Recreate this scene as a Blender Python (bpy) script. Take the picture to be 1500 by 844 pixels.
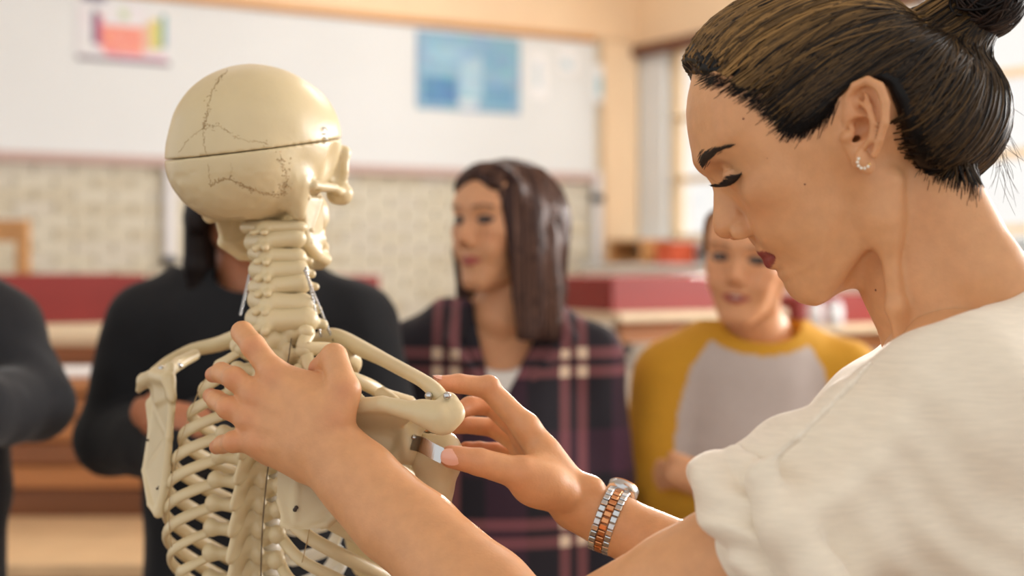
import bpy, bmesh, math, random
import numpy as np
from mathutils import Vector, Matrix

random.seed(7)
rng = np.random.default_rng(11)
for o in list(bpy.data.objects):
    bpy.data.objects.remove(o, do_unlink=True)
SC = bpy.context.scene
COL = SC.collection

# ------------------------------------------------------------------ camera
FPX = 2083.0            # focal length in pixels of the 1500 px wide frame (50 mm lens)
CAM_H = 1.45            # camera height
HORIZON = 385.0         # pixel row of the horizon
cam_data = bpy.data.cameras.new('camera')
cam = bpy.data.objects.new('camera', cam_data)
COL.objects.link(cam)
cam.location = (0, 0, CAM_H)
cam.rotation_euler = (math.pi / 2, 0, 0)
cam_data.sensor_width = 36.0
cam_data.lens = FPX / 1500 * 36
cam_data.shift_y = -(422 - HORIZON) / 1500
cam_data.dof.use_dof = True
cam_data.dof.focus_distance = 1.10
cam_data.dof.aperture_fstop = 3.7
cam_data.clip_start = 0.05
SC.camera = cam

# ------------------------------------------------------------------ sky, lights, exposure
SC.view_settings.view_transform = 'Standard'
SC.view_settings.look = 'None'
SC.view_settings.gamma = 1.0
SC.view_settings.use_curve_mapping = False
SC.view_settings.exposure = 0.36
W = bpy.data.worlds.new('overcast_sky')
SC.world = W
W.use_nodes = True
_bg = W.node_tree.nodes['Background']
_bg.inputs[0].default_value = (1.0, 0.982, 0.95, 1)
_bg.inputs[1].default_value = 0.82

def area_light(name, loc, target, sx, sy, power, col):
    ld = bpy.data.lights.new(name, 'AREA'); ld.shape = 'RECTANGLE'
    ld.size = sx; ld.size_y = sy; ld.energy = power; ld.color = col
    o = bpy.data.objects.new(name, ld); COL.objects.link(o)
    o.location = loc
    o.rotation_euler = (Vector(target) - Vector(loc)).to_track_quat('-Z', 'Y').to_euler()
    return o

# daylight falling in through the window wall on the right, unseen overhead fills added to brighten the back wall
area_light('window_daylight', (5.1, 5.2, 2.6), (0.2, 2.2, 1.3), 5.0, 2.0, 600, (1.0, 0.98, 0.95))
for _lx, _ly, _pw in ((-2.2, 6.6, 3), (0.2, 8.0, 15), (-1.0, 4.6, 6), (1.6, 6.4, 56)):
    area_light('overhead_fill', (_lx, _ly, 4.3), (_lx, _ly, 0), 1.6, 0.5, _pw, (1.0, 0.98, 0.95))
sun = bpy.data.lights.new('low_sun', 'SUN'); sun.energy = 9.0; sun.angle = math.radians(4); sun.color = (1.0, 0.94, 0.85)
sun_o = bpy.data.objects.new('low_sun', sun); COL.objects.link(sun_o)
sun_o.rotation_euler = Vector((-0.126, -1.0, -0.121)).to_track_quat('-Z', 'Y').to_euler()

# ------------------------------------------------------------------ helpers
def P(px, py, d):
    """a point of the place: picture position and distance in front of the camera -> metres"""
    return np.array([(px - 750.0) / FPX * d, d, CAM_H - (py - HORIZON) / FPX * d])

def nrm(v):
    v = np.asarray(v, float)
    return v / max(1e-9, np.linalg.norm(v))

def rotz(a):
    c, s = math.cos(a), math.sin(a)
    return np.array([[c, -s, 0], [s, c, 0], [0, 0, 1.0]])

def tag(o, label=None, cat=None, group=None, kind=None):
    if label: o['label'] = label
    if cat: o['category'] = cat
    if group: o['group'] = group
    if kind: o['kind'] = kind
    return o

def empty(name, loc=(0, 0, 0), label=None, cat=None, group=None):
    o = bpy.data.objects.new(name, None); COL.objects.link(o)
    o.empty_display_size = 0.05
    o.location = Vector([float(c) for c in loc])
    return tag(o, label, cat, group)

def link_mesh(name, me, mat=None, parent=None):
    o = bpy.data.objects.new(name, me); COL.objects.link(o)
    if mat is not None and len(me.materials) == 0: me.materials.append(mat)
    if parent is not None:
        o.parent = parent
        # meshes are written in world space: undo the offset of the parent (no rotation used)
        p, off = parent, Vector((0, 0, 0))
        while p is not None:
            off += p.location; p = p.parent
        o.location = -off
    return o

def raw_mesh(name, V, Fc, smooth=True):
    me = bpy.data.meshes.new(name)
    V = np.asarray(V, np.float32)
    if isinstance(Fc, np.ndarray):
        n, k = Fc.shape
        me.vertices.add(len(V)); me.vertices.foreach_set('co', V.ravel())
        me.loops.add(n * k); me.loops.foreach_set('vertex_index', Fc.astype(np.int32).ravel())
        me.polygons.add(n)
        me.polygons.foreach_set('loop_start', np.arange(0, n * k, k, dtype=np.int32))
        me.polygons.foreach_set('loop_total', np.full(n, k, np.int32))
        me.update(calc_edges=True)
    else:
        me.from_pydata([tuple(map(float, v)) for v in V], [], Fc); me.update()
    if smooth:
        me.polygons.foreach_set('use_smooth', np.ones(len(me.polygons), bool))
    return me

def obj(name, V, Fc, mat, parent=None, smooth=True):
    return link_mesh(name, raw_mesh(name, V, Fc, smooth), mat, parent)

def vcol(o, rgb):
    """per vertex surface colour (pigment only)"""
    me = o.data
    at = me.color_attributes.new('tint', 'FLOAT_COLOR', 'POINT')
    a = np.ones((len(me.vertices), 4), np.float32); a[:, :3] = rgb
    at.data.foreach_set('color', a.ravel())

def join_raw(parts):
    Vs, Fs, n = [], [], 0
    for V, Fc in parts:
        Vs.append(V); Fs.append(np.asarray(Fc) + n); n += len(V)
    return np.concatenate(Vs), np.concatenate(Fs)

# ---- value noise
_perm = rng.permutation(512)
_val = rng.random(512).astype(np.float32) * 2 - 1
def vnoise(x, y, z):
    xi = np.floor(x).astype(int); yi = np.floor(y).astype(int); zi = np.floor(z).astype(int)
    fx = x - xi; fy = y - yi; fz = z - zi
    fx = fx * fx * (3 - 2 * fx); fy = fy * fy * (3 - 2 * fy); fz = fz * fz * (3 - 2 * fz)
    def h(a, b, c):
        return _val[_perm[(_perm[(_perm[a & 511] + b) & 511] + c) & 511]]
    r = 0
    for dx in (0, 1):
        for dy in (0, 1):
            for dz in (0, 1):
                w = (fx if dx else 1 - fx) * (fy if dy else 1 - fy) * (fz if dz else 1 - fz)
                r = r + w * h(xi + dx, yi + dy, zi + dz)
    return r

# ---- signed distance sculpting -------------------------------------------------
class Prim:
    def __init__(s, fn, lo, hi):
        s.fn = fn; s.lo = np.asarray(lo, float); s.hi = np.asarray(hi, float)

def ell(c, r, R=None):
    c = np.asarray(c, float); r = np.asarray(r, float)
    if np.ndim(r) == 0: r = np.array([r, r, r], float)
    m = r if R is None else np.abs(np.asarray(R)) @ r
    def fn(x, y, z):
        a, b, d = x - c[0], y - c[1], z - c[2]
        if R is not None:
            M = np.asarray(R).T
            a, b, d = (M[0, 0] * a + M[0, 1] * b + M[0, 2] * d, M[1, 0] * a + M[1, 1] * b + M[1, 2] * d,
                       M[2, 0] * a + M[2, 1] * b + M[2, 2] * d)
        k0 = np.sqrt((a / r[0]) ** 2 + (b / r[1]) ** 2 + (d / r[2]) ** 2)
        k1 = np.sqrt((a / r[0] ** 2) ** 2 + (b / r[1] ** 2) ** 2 + (d / r[2] ** 2) ** 2)
        return k0 * (k0 - 1) / np.maximum(k1, 1e-6)
    return Prim(fn, c - m, c + m)

def cone(a, b, ra, rb, n=None, s=1.0):
    """tapered capsule; with n, s its section is squashed to s along direction n"""
    a = np.asarray(a, float); b = np.asarray(b, float)
    ab = b - a; L2 = max(1e-12, ab @ ab); rm = max(ra, rb)
    if n is not None:
        n = nrm(n); n = nrm(n - ab * (n @ ab) / L2)
    def fn(x, y, z):
        px, py, pz = x - a[0], y - a[1], z - a[2]
        t = np.clip((px * ab[0] + py * ab[1] + pz * ab[2]) / L2, 0, 1)
        qx, qy, qz = px - t * ab[0], py - t * ab[1], pz - t * ab[2]
        d2 = qx * qx + qy * qy + qz * qz
        if n is not None:
            dn = qx * n[0] + qy * n[1] + qz * n[2]
            d2 = d2 + dn * dn * (1 / (s * s) - 1)
        q = np.sqrt(d2) - (ra + (rb - ra) * t)
        return q * (s ** 0.5) if n is not None else q
    return Prim(fn, np.minimum(a, b) - rm, np.maximum(a, b) + rm)

def tri(a, b, c, r):
    a, b, c = [np.asarray(v, float) for v in (a, b, c)]
    ba, cb, ac = b - a, c - b, a - c
    nn = np.cross(ba, ac)
    def fn(x, y, z):
        def sub(v): return (x - v[0], y - v[1], z - v[2])
        pa, pb, pc = sub(a), sub(b), sub(c)
        def dot(p, q): return p[0] * q[0] + p[1] * q[1] + p[2] * q[2]
        def seg(e, p):
            t = np.clip(dot(p, e) / (e @ e), 0, 1)
            return (e[0] * t - p[0]) ** 2 + (e[1] * t - p[1]) ** 2 + (e[2] * t - p[2]) ** 2
        s = (np.sign(dot(pa, np.cross(ba, nn))) + np.sign(dot(pb, np.cross(cb, nn))) + np.sign(dot(pc, np.cross(ac, nn))))
        edge = np.minimum(np.minimum(seg(ba, pa), seg(cb, pb)), seg(ac, pc))
        face = dot(pa, nn) ** 2 / (nn @ nn)
        return np.sqrt(np.where(s < 2, edge, face)) - r
    return Prim(fn, np.minimum(np.minimum(a, b), c) - r, np.maximum(np.maximum(a, b), c) + r)

def rbox(c, h, R=None, r=0.002):
    c = np.asarray(c, float); h = np.asarray(h, float)
    m = h if R is None else np.abs(np.asarray(R)) @ h
    def fn(x, y, z):
        a, b, d = x - c[0], y - c[1], z - c[2]
        if R is not None:
            M = np.asarray(R).T
            a, b, d = (M[0, 0] * a + M[0, 1] * b + M[0, 2] * d, M[1, 0] * a + M[1, 1] * b + M[1, 2] * d,
                       M[2, 0] * a + M[2, 1] * b + M[2, 2] * d)
        qa, qb, qd = np.abs(a) - h[0] + r, np.abs(b) - h[1] + r, np.abs(d) - h[2] + r
        return (np.sqrt(np.maximum(qa, 0) ** 2 + np.maximum(qb, 0) ** 2 + np.maximum(qd, 0) ** 2)
                + np.minimum(np.maximum(np.maximum(qa, qb), qd), 0) - r)
    return Prim(fn, c - m, c + m)

def smin(a, b, k):
    if k <= 0: return np.minimum(a, b)
    h = np.maximum(k - np.abs(a - b), 0) / k
    return np.minimum(a, b) - h * h * k * 0.25

class Vol:
    BIG = 0.2
    def __init__(s, lo, hi, h, kmax=0.025):
        s.h = h; s.kmax = kmax; s.lo = np.asarray(lo, float)
        n = np.ceil((np.asarray(hi, float) - s.lo) / h).astype(int) + 1
        s.n = n
        s.ax = [(s.lo[i] + np.arange(n[i]) * h).astype(np.float32) for i in range(3)]
        s.F = np.full(tuple(n), s.BIG, np.float32)
    def block(s, lo, hi):
        i0 = np.clip(np.floor((lo - s.lo) / s.h).astype(int), 0, s.n)
        i1 = np.clip(np.ceil((hi - s.lo) / s.h).astype(int) + 1, 0, s.n)
        sl = tuple(slice(a, b) for a, b in zip(i0, i1))
        X = s.ax[0][sl[0]][:, None, None]; Y = s.ax[1][sl[1]][None, :, None]; Z = s.ax[2][sl[2]][None, None, :]
        return sl, X, Y, Z
    def _ev(s, p, k):
        pad = max(k, s.kmax) + 3 * s.h
        sl, X, Y, Z = s.block(p.lo - pad, p.hi + pad)
        if any(q.stop <= q.start for q in sl): return None, None
        return sl, p.fn(X, Y, Z).astype(np.float32)
    def add(s, p, k=0.004):
        sl, d = s._ev(p, k)
        if sl is not None: s.F[sl] = smin(s.F[sl], d, k)
    def sub(s, p, k=0.002):
        sl, d = s._ev(p, k)
        if sl is not None: s.F[sl] = -smin(-s.F[sl], d, k)
    def cap(s, p, k=0.0):
        """keep only what lies inside p (whole volume)"""
        X = s.ax[0][:, None, None]; Y = s.ax[1][None, :, None]; Z = s.ax[2][None, None, :]
        d = p(X, Y, Z) if callable(p) else p.fn(X, Y, Z)
        s.F = -smin(-s.F, -d.astype(np.float32) if hasattr(d, 'astype') else -d, k)
    def chain(s, pts, rad, k=0.004, n=None, sq=1.0):
        for i in range(len(pts) - 1):
            s.add(cone(pts[i], pts[i + 1], rad[i], rad[i + 1], n, sq), k if i == 0 else max(k * 0.5, 0.001))
    def displace(s, fn, band=0.02):
        m = np.abs(s.F) < band
        i = np.nonzero(m)
        s.F[m] += fn(s.ax[0][i[0]], s.ax[1][i[1]], s.ax[2][i[2]]).astype(np.float32)
    def mesh(s, relax=1):
        F = s.F
        S = F < 0
        c = np.zeros(tuple(np.array(F.shape) - 1), np.uint8)
        for dx in (0, 1):
            for dy in (0, 1):
                for dz in (0, 1):
                    c += S[dx:F.shape[0] - 1 + dx, dy:F.shape[1] - 1 + dy, dz:F.shape[2] - 1 + dz]
        act = (c > 0) & (c < 8)
        I = np.array(np.nonzero(act))
        idx = np.full(act.shape, -1, np.int32); idx[act] = np.arange(I.shape[1])
        pos = np.zeros((I.shape[1], 3)); cnt = np.zeros(I.shape[1])
        corners = [(a, b, d) for a in (0, 1) for b in (0, 1) for d in (0, 1)]
        val = {q: F[I[0] + q[0], I[1] + q[1], I[2] + q[2]] for q in corners}
        for q in corners:
            for ax in range(3):
                if q[ax] == 0:
                    w = list(q); w[ax] = 1; w = tuple(w)
                    f0, f1 = val[q], val[w]
                    m = (f0 < 0) != (f1 < 0)
                    t = np.where(m, f0 / np.where(m, f0 - f1, 1), 0)
                    for j in range(3):
                        pos[:, j] += np.where(m, (q[j] + (t if j == ax else 0)), 0)
                    cnt += m
        pos /= cnt[:, None]
        V = s.lo + (I.T + pos) * s.h
        quads = []
        for ax in range(3):
            sl0 = [slice(1, -1)] * 3; sl1 = [slice(1, -1)] * 3
            sl0[ax] = slice(0, -1); sl1[ax] = slice(1, None)
            A, B = S[tuple(sl0)], S[tuple(sl1)]
            for flip in (0, 1):
                e = np.array(np.nonzero((A & ~B) if flip == 0 else (~A & B)))
                base = e.copy()
                for j in range(3):
                    if j != ax: base[j] += 1
                u, v = (ax + 1) % 3, (ax + 2) % 3
                def g(du, dv):
                    b = base.copy(); b[u] -= du; b[v] -= dv
                    return idx[b[0], b[1], b[2]]
                qd = [g(1, 1), g(0, 1), g(0, 0), g(1, 0)]
                if flip: qd = qd[::-1]
                quads.append(np.stack(qd, 1))
        Q = np.concatenate(quads)
        Q = Q[(Q >= 0).all(1)]
        for _ in range(relax):
            acc = np.zeros_like(V); n = np.zeros(len(V))
            for i in range(4):
                a, b = Q[:, i], Q[:, (i + 1) % 4]
                for j in range(3):
                    acc[:, j] += np.bincount(a, V[b, j], len(V)) + np.bincount(b, V[a, j], len(V))
                n += np.bincount(a, minlength=len(V)) + np.bincount(b, minlength=len(V))
            V = V * 0.5 + 0.5 * acc / np.maximum(n, 1)[:, None]
        return V, Q

def spline(pts, n):
    """Catmull-Rom through the points, n samples"""
    p = np.asarray(pts, float)
    p = np.vstack([2 * p[0] - p[1], p, 2 * p[-1] - p[-2]])
    m = len(p) - 3
    out = []
    for t in np.linspace(0, m - 1e-9, n):
        i = int(t); f = t - i
        a, b, c, d = p[i], p[i + 1], p[i + 2], p[i + 3]
        out.append(0.5 * (2 * b + (c - a) * f + (2 * a - 5 * b + 4 * c - d) * f * f + (3 * b - a - 3 * c + d) * f ** 3))
    return np.array(out)

def tube(path, rad, sides=8, flat=None, sq=1.0, caps=True):
    """swept tube; flat = direction along which the section is squashed by sq"""
    p = np.asarray(path, float); n = len(p)
    rad = np.broadcast_to(np.asarray(rad, float), (n,))
    T = np.gradient(p, axis=0); T /= np.maximum(np.linalg.norm(T, axis=1), 1e-9)[:, None]
    up = np.array([0, 0, 1.0]) if abs(T[0][2]) < 0.9 else np.array([1.0, 0, 0])
    V = []
    u = np.cross(T[0], up); u /= np.linalg.norm(u)
    for i in range(n):
        u = u - T[i] * (u @ T[i]); u /= max(1e-9, np.linalg.norm(u))
        if flat is not None:
            f = flat(i / (n - 1)) if callable(flat) else np.asarray(flat, float)
            f = f - T[i] * (f @ T[i]); f /= max(1e-9, np.linalg.norm(f)); a = f; b = np.cross(T[i], f)
        else:
            a = u; b = np.cross(T[i], u)
        for k in range(sides):
            th = 2 * math.pi * k / sides
            V.append(p[i] + rad[i] * (math.cos(th) * a * sq + math.sin(th) * b))
    Fq = []
    for i in range(n - 1):
        for k in range(sides):
            k2 = (k + 1) % sides
            Fq.append([i * sides + k, i * sides + k2, (i + 1) * sides + k2, (i + 1) * sides + k])
    V = np.array(V)
    if caps:
        V = np.vstack([V, p[0] - T[0] * rad[0] * 0.4, p[-1] + T[-1] * rad[-1] * 0.4])
        a, b = len(V) - 2, len(V) - 1
        for k in range(sides):
            k2 = (k + 1) % sides
            Fq.append([a, k2, k, k]); Fq.append([b, (n - 1) * sides + k, (n - 1) * sides + k2, (n - 1) * sides + k2])
    return V, Fq

def clean(F):
    return [list(dict.fromkeys(f)) for f in F]

def tube_obj(name, path, rad, mat, parent=None, **kw):
    V, F = tube(path, rad, **kw)
    return obj(name, V, clean(F), mat, parent)

def multi_tubes(list_of):
    """many tubes -> one vertex/face list"""
    Vs, Fs, n = [], [], 0
    for V, F in list_of:
        Vs.append(V); Fs += [[i + n for i in dict.fromkeys(f)] for f in F]; n += len(V)
    return np.concatenate(Vs), Fs

def box_mesh(name, size, bevel=0.004):
    bm = bmesh.new()
    bmesh.ops.create_cube(bm, size=1.0)
    bmesh.ops.scale(bm, vec=Vector(size), verts=bm.verts)
    if bevel:
        bmesh.ops.bevel(bm, geom=list(bm.edges), offset=min(bevel, min(size) * 0.45), segments=1, affect='EDGES')
    me = bpy.data.meshes.new(name); bm.to_mesh(me); bm.free()
    return me

def box(name, c, size, mat, parent=None, yaw=0.0, bevel=0.004, tilt=0.0):
    me = box_mesh(name, size, bevel)
    M = Matrix.Translation(Vector([float(v) for v in c])) @ Matrix.Rotation(yaw, 4, 'Z') @ Matrix.Rotation(tilt, 4, 'X')
    me.transform(M)
    return link_mesh(name, me, mat, parent)

# ---- materials -----------------------------------------------------------------
def mat(name, col, rough=0.5, metal=0.0, noise=0.0, nscale=8.0, bump=0.0, bscale=60.0, sss=0.0, sssr=(1, .35, .2),
        sssscale=0.01, tint=False, stretch=None, spec=0.5, coat=0.0, sheen=0.0, alpha=1.0, trans=0.0, dark=None):
    m = bpy.data.materials.new(name); m.use_nodes = True
    nt = m.node_tree; N = nt.nodes; L = nt.links
    b = N['Principled BSDF']
    b.inputs['Base Color'].default_value = (*col, 1)
    b.inputs['Roughness'].default_value = rough
    b.inputs['Metallic'].default_value = metal
    b.inputs['Specular IOR Level'].default_value = spec
    if coat: b.inputs['Coat Weight'].default_value = coat; b.inputs['Coat Roughness'].default_value = 0.15
    if sheen: b.inputs['Sheen Weight'].default_value = sheen; b.inputs['Sheen Roughness'].default_value = 0.4
    if sss:
        b.inputs['Subsurface Weight'].default_value = sss
        b.inputs['Subsurface Radius'].default_value = sssr
        b.inputs['Subsurface Scale'].default_value = sssscale
    if trans: b.inputs['Transmission Weight'].default_value = trans
    tc = N.new('ShaderNodeTexCoord')
    mp = N.new('ShaderNodeMapping'); L.new(tc.outputs['Object'], mp.inputs['Vector'])
    if stretch: mp.inputs['Scale'].default_value = stretch
    src = None
    if tint:
        at = N.new('ShaderNodeAttribute'); at.attribute_name = 'tint'; src = at.outputs['Color']
    if noise:
        nz = N.new('ShaderNodeTexNoise'); nz.inputs['Scale'].default_value = nscale; nz.inputs['Detail'].default_value = 5
        L.new(mp.outputs[0], nz.inputs['Vector'])
        mx = N.new('ShaderNodeMixRGB'); mx.blend_type = 'MIX' if dark else 'MULTIPLY'
        rp = N.new('ShaderNodeValToRGB')
        rp.color_ramp.elements[0].position = 0.3; rp.color_ramp.elements[1].position = 0.7
        L.new(nz.outputs['Fac'], rp.inputs[0])
        if dark:
            rp.color_ramp.elements[0].color = (1, 1, 1, 1); rp.color_ramp.elements[1].color = (0, 0, 0, 1)
            L.new(rp.outputs[0], mx.inputs[0]); mx.inputs[1].default_value = (*col, 1); mx.inputs[2].default_value = (*dark, 1)
        else:
            rp.color_ramp.elements[0].color = (1 - noise,) * 3 + (1,); rp.color_ramp.elements[1].color = (1, 1, 1, 1)
            mx.inputs[0].default_value = 1
            if src is not None: L.new(src, mx.inputs[1])
            else: mx.inputs[1].default_value = (*col, 1)
            L.new(rp.outputs[0], mx.inputs[2])
        src = mx.outputs[0]
    if src is not None: L.new(src, b.inputs['Base Color'])
    if bump:
        n2 = N.new('ShaderNodeTexNoise'); n2.inputs['Scale'].default_value = bscale; n2.inputs['Detail'].default_value = 4
        L.new(mp.outputs[0], n2.inputs['Vector'])
        bp = N.new('ShaderNodeBump'); bp.inputs['Strength'].default_value = bump; bp.inputs['Distance'].default_value = 0.002
        L.new(n2.outputs['Fac'], bp.inputs['Height']); L.new(bp.outputs[0], b.inputs['Normal'])
    return m

def srgb(r, g, b):
    f = lambda c: (c / 255 / 12.92) if c / 255 <= 0.04045 else ((c / 255 + 0.055) / 1.055) ** 2.4
    return (f(r), f(g), f(b))
# ================================================================== the room
YAW = math.atan2(0.521, 0.853)
CX, CY = 0.89, 10.30
E1 = np.array([-0.853, -0.521]); M1 = np.array([0.521, -0.853])      # back wall: along it, into the room
E2 = np.array([0.521, -0.853]); M2 = np.array([-0.853, -0.521])      # window wall

def bw(s, z, off=0.0):
    q = np.array([CX, CY]) + E1 * s + M1 * off
    return np.array([q[0], q[1], z])
def ww(t, z, off=0.0):
    q = np.array([CX, CY]) + E2 * t + M2 * off
    return np.array([q[0], q[1], z])
def bw_px(px, py):
    """picture position on the back wall -> (s, z)"""
    u = (px - 750) / FPX
    Y = 8.325 / (0.853 - 0.521 * u); X = u * Y
    return (CX - X) / 0.853, CAM_H + (HORIZON - py) / FPX * Y

m_plaster = mat('peach_plaster', srgb(246, 218, 182), 0.85, noise=0.06, nscale=3)
m_white = mat('white_painted_wall', srgb(226, 230, 231), 0.75, noise=0.03, nscale=2)
m_mortar = mat('brick_mortar', srgb(218, 212, 196), 0.95, noise=0.1, nscale=30)
m_trimwood = mat('honey_wood_trim', srgb(214, 158, 98), 0.5, noise=0.25, nscale=6, stretch=(1, 1, 12))
m_darkwood = mat('dark_brown_wood', srgb(112, 66, 44), 0.5, noise=0.25, nscale=6)
m_floor = mat('worn_wood_floor', srgb(150, 112, 78), 0.5, noise=0.35, nscale=4, stretch=(1, 8, 1))
m_ceil = mat('ceiling_paint', srgb(244, 236, 226), 0.9)
m_frame = mat('pale_window_frame', srgb(226, 200, 160), 0.5, noise=0.1, nscale=8)
m_brick = [mat('cream_brick_%s' % n, srgb(*c), 0.9, noise=0.14, nscale=40, bump=0.3, bscale=120)
           for n, c in (('sand', (218, 211, 190)), ('pale', (222, 216, 197)), ('buff', (212, 203, 180)), ('grey', (218, 212, 196)))]
m_rail = mat('pinkish_rail', srgb(196, 168, 160), 0.6)
m_pipe = mat('white_conduit', srgb(232, 232, 234), 0.5)
m_black = mat('black_plastic', srgb(34, 33, 36), 0.5)

def struct(o): o['kind'] = 'structure'; return o

struct(box('floor', (0.6, 4.2, -0.05), (13, 14, 0.1), m_floor, yaw=YAW, bevel=0))
L1, L2 = 7.5, 7.2
wall_back = struct(box('wall_back', bw(L1 / 2, 2.2, -0.10), (L1 + 0.4, 0.2, 4.4), m_mortar, yaw=YAW, bevel=0))
# individual bricks, proud of the mortar, where the picture can show them
bl, bh = 0.215, 0.065
brick_me = {}
for k, mm in enumerate(m_brick):
    me = box_mesh('brick', (bl, 0.030, bh), 0.003); me.materials.append(mm); brick_me[k] = me
s_lo, s_hi = 0.42, 5.0
nb = 0
for r in range(14):
    z = 2.018 - 0.0325 - r * 0.075
    s = s_lo + (0.1125 if r % 2 else 0.0)
    while s + bl / 2 < s_hi and nb < 300:
        o = bpy.data.objects.new('brick', brick_me[int(rng.integers(0, 4))]); COL.objects.link(o)
        o.parent = wall_back
        o.location = Vector(bw(s + bl / 2, z, 0.004 + 0.003 * rng.random()))
        o.rotation_euler = (0, 0, YAW)
        nb += 1; s += 0.225
# white panelled band carrying the wall charts, rail under it and wood strip above it
struct(box('trim_1', bw(2.85, 2.545, 0.012), (4.95, 0.045, 0.93), m_white, yaw=YAW, bevel=0.004))
struct(box('trim_2', bw(2.85, 2.049, 0.030), (4.95, 0.08, 0.055), m_rail, yaw=YAW, bevel=0.006))
struct(box('trim_3', bw(2.85, 3.032, 0.025), (4.95, 0.07, 0.045), m_trimwood, yaw=YAW, bevel=0.006))
struct(box('wall_upper', bw(L1 / 2, 3.75, 0.006), (L1, 0.03, 1.4), m_plaster, yaw=YAW, bevel=0))
struct(box('trim_4', bw(0.16, 1.5, 0.03), (0.30, 0.07, 3.06), m_plaster, yaw=YAW, bevel=0.008))   # pier in the corner

# window wall on the right: built round its openings
w_sill, w_head = 1.60, 2.95
yw = math.atan2(-0.853, 0.521)
struct(box('wall_right', ww(L2 / 2, w_sill / 2, -0.12), (L2, 0.24, w_sill), m_white, yaw=yw, bevel=0))
struct(box('wall_right_head', ww(L2 / 2, (4.4 + w_head) / 2, -0.12), (L2, 0.24, 4.4 - w_head), m_plaster, yaw=yw, bevel=0))
struct(box('trim_5', ww(L2 / 2, w_head + 0.015, 0.03), (L2, 0.10, 0.075), m_darkwood, yaw=yw, bevel=0.006))
struct(box('trim_6', ww(L2 / 2, w_sill - 0.02, 0.07), (L2, 0.20, 0.04), m_white, yaw=yw, bevel=0.006))
struct(box('wall_right_pier', ww(0.16, (w_sill + w_head) / 2, -0.12), (0.36, 0.24, w_head - w_sill), m_white, yaw=yw, bevel=0))
m_glass = bpy.data.materials.new('window_glass'); m_glass.use_nodes = True
_n = m_glass.node_tree.nodes; _l = m_glass.node_tree.links
_t = _n.new('ShaderNodeBsdfTransparent'); _g = _n.new('ShaderNodeBsdfGlossy'); _g.inputs['Roughness'].default_value = 0.02
_m = _n.new('ShaderNodeMixShader'); _m.inputs[0].default_value = 0.05
_l.new(_t.outputs[0], _m.inputs[1]); _l.new(_g.outputs[0], _m.inputs[2]); _l.new(_m.outputs[0], _n['Material Output'].inputs[0])
_n.remove(_n['Principled BSDF'])
t0 = 0.36; wn = 1
while t0 < 6.6:
    wd = 1.12
    w = empty('window_%d' % wn, ww(t0 + wd / 2, w_sill)); struct(w)
    for (tt, zz, sx, sz) in ((t0 + 0.03, (w_sill + w_head) / 2, 0.06, w_head - w_sill), (t0 + wd - 0.03, (w_sill + w_head) / 2, 0.06, w_head - w_sill),
                             (t0 + wd / 2, 2.03, wd, 0.045), (t0 + wd / 2, 2.46, wd, 0.04), (t0 + wd / 2, w_sill + 0.025, wd, 0.05), (t0 + wd / 2, w_head - 0.02, wd, 0.04)):
        box('window_frame', ww(tt, zz, -0.08), (sx, 0.06, sz), m_frame, w, yaw=yw, bevel=0.004)
    for za, zb in ((w_sill + 0.05, 2.0075), (2.0525, 2.44), (2.48, w_head - 0.04)):
        box('pane', ww(t0 + wd / 2, (za + zb) / 2, -0.08), (wd - 0.12, 0.004, zb - za), m_glass, w, yaw=yw, bevel=0)
    struct(box('wall_right_pier', ww(t0 + wd + 0.04, (w_sill + w_head) / 2, -0.12), (0.08, 0.24, w_head - w_sill), m_white, yaw=yw, bevel=0))
    t0 += 1.20; wn += 1
struct(box('ceiling', (0.6, 5.6, 4.45), (13, 10.6, 0.1), m_ceil, yaw=YAW, bevel=0))

# conduits and wall charts on the back wall
def conduit(px, y0, y1, ybox, label):
    s, z1 = bw_px(px, y0); _, z0 = bw_px(px, y1); _, zb = bw_px(px, ybox)
    t = empty('cable_conduit', bw(s, z0, 0.02), label, 'conduit')
    box('pipe', bw(s, (z0 + z1) / 2, 0.05), (0.062, 0.05, z1 - z0), m_pipe, t, yaw=YAW, bevel=0.012)
    box('socket', bw(s, zb, 0.055), (0.085, 0.06, 0.055), m_black, t, yaw=YAW, bevel=0.008)
conduit(245, 242, 383, 383, 'white cable conduit with black socket on the brick wall left of the skull')
conduit(869, 252, 398, 291, 'white cable conduit on the brick wall near the room corner')

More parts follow.
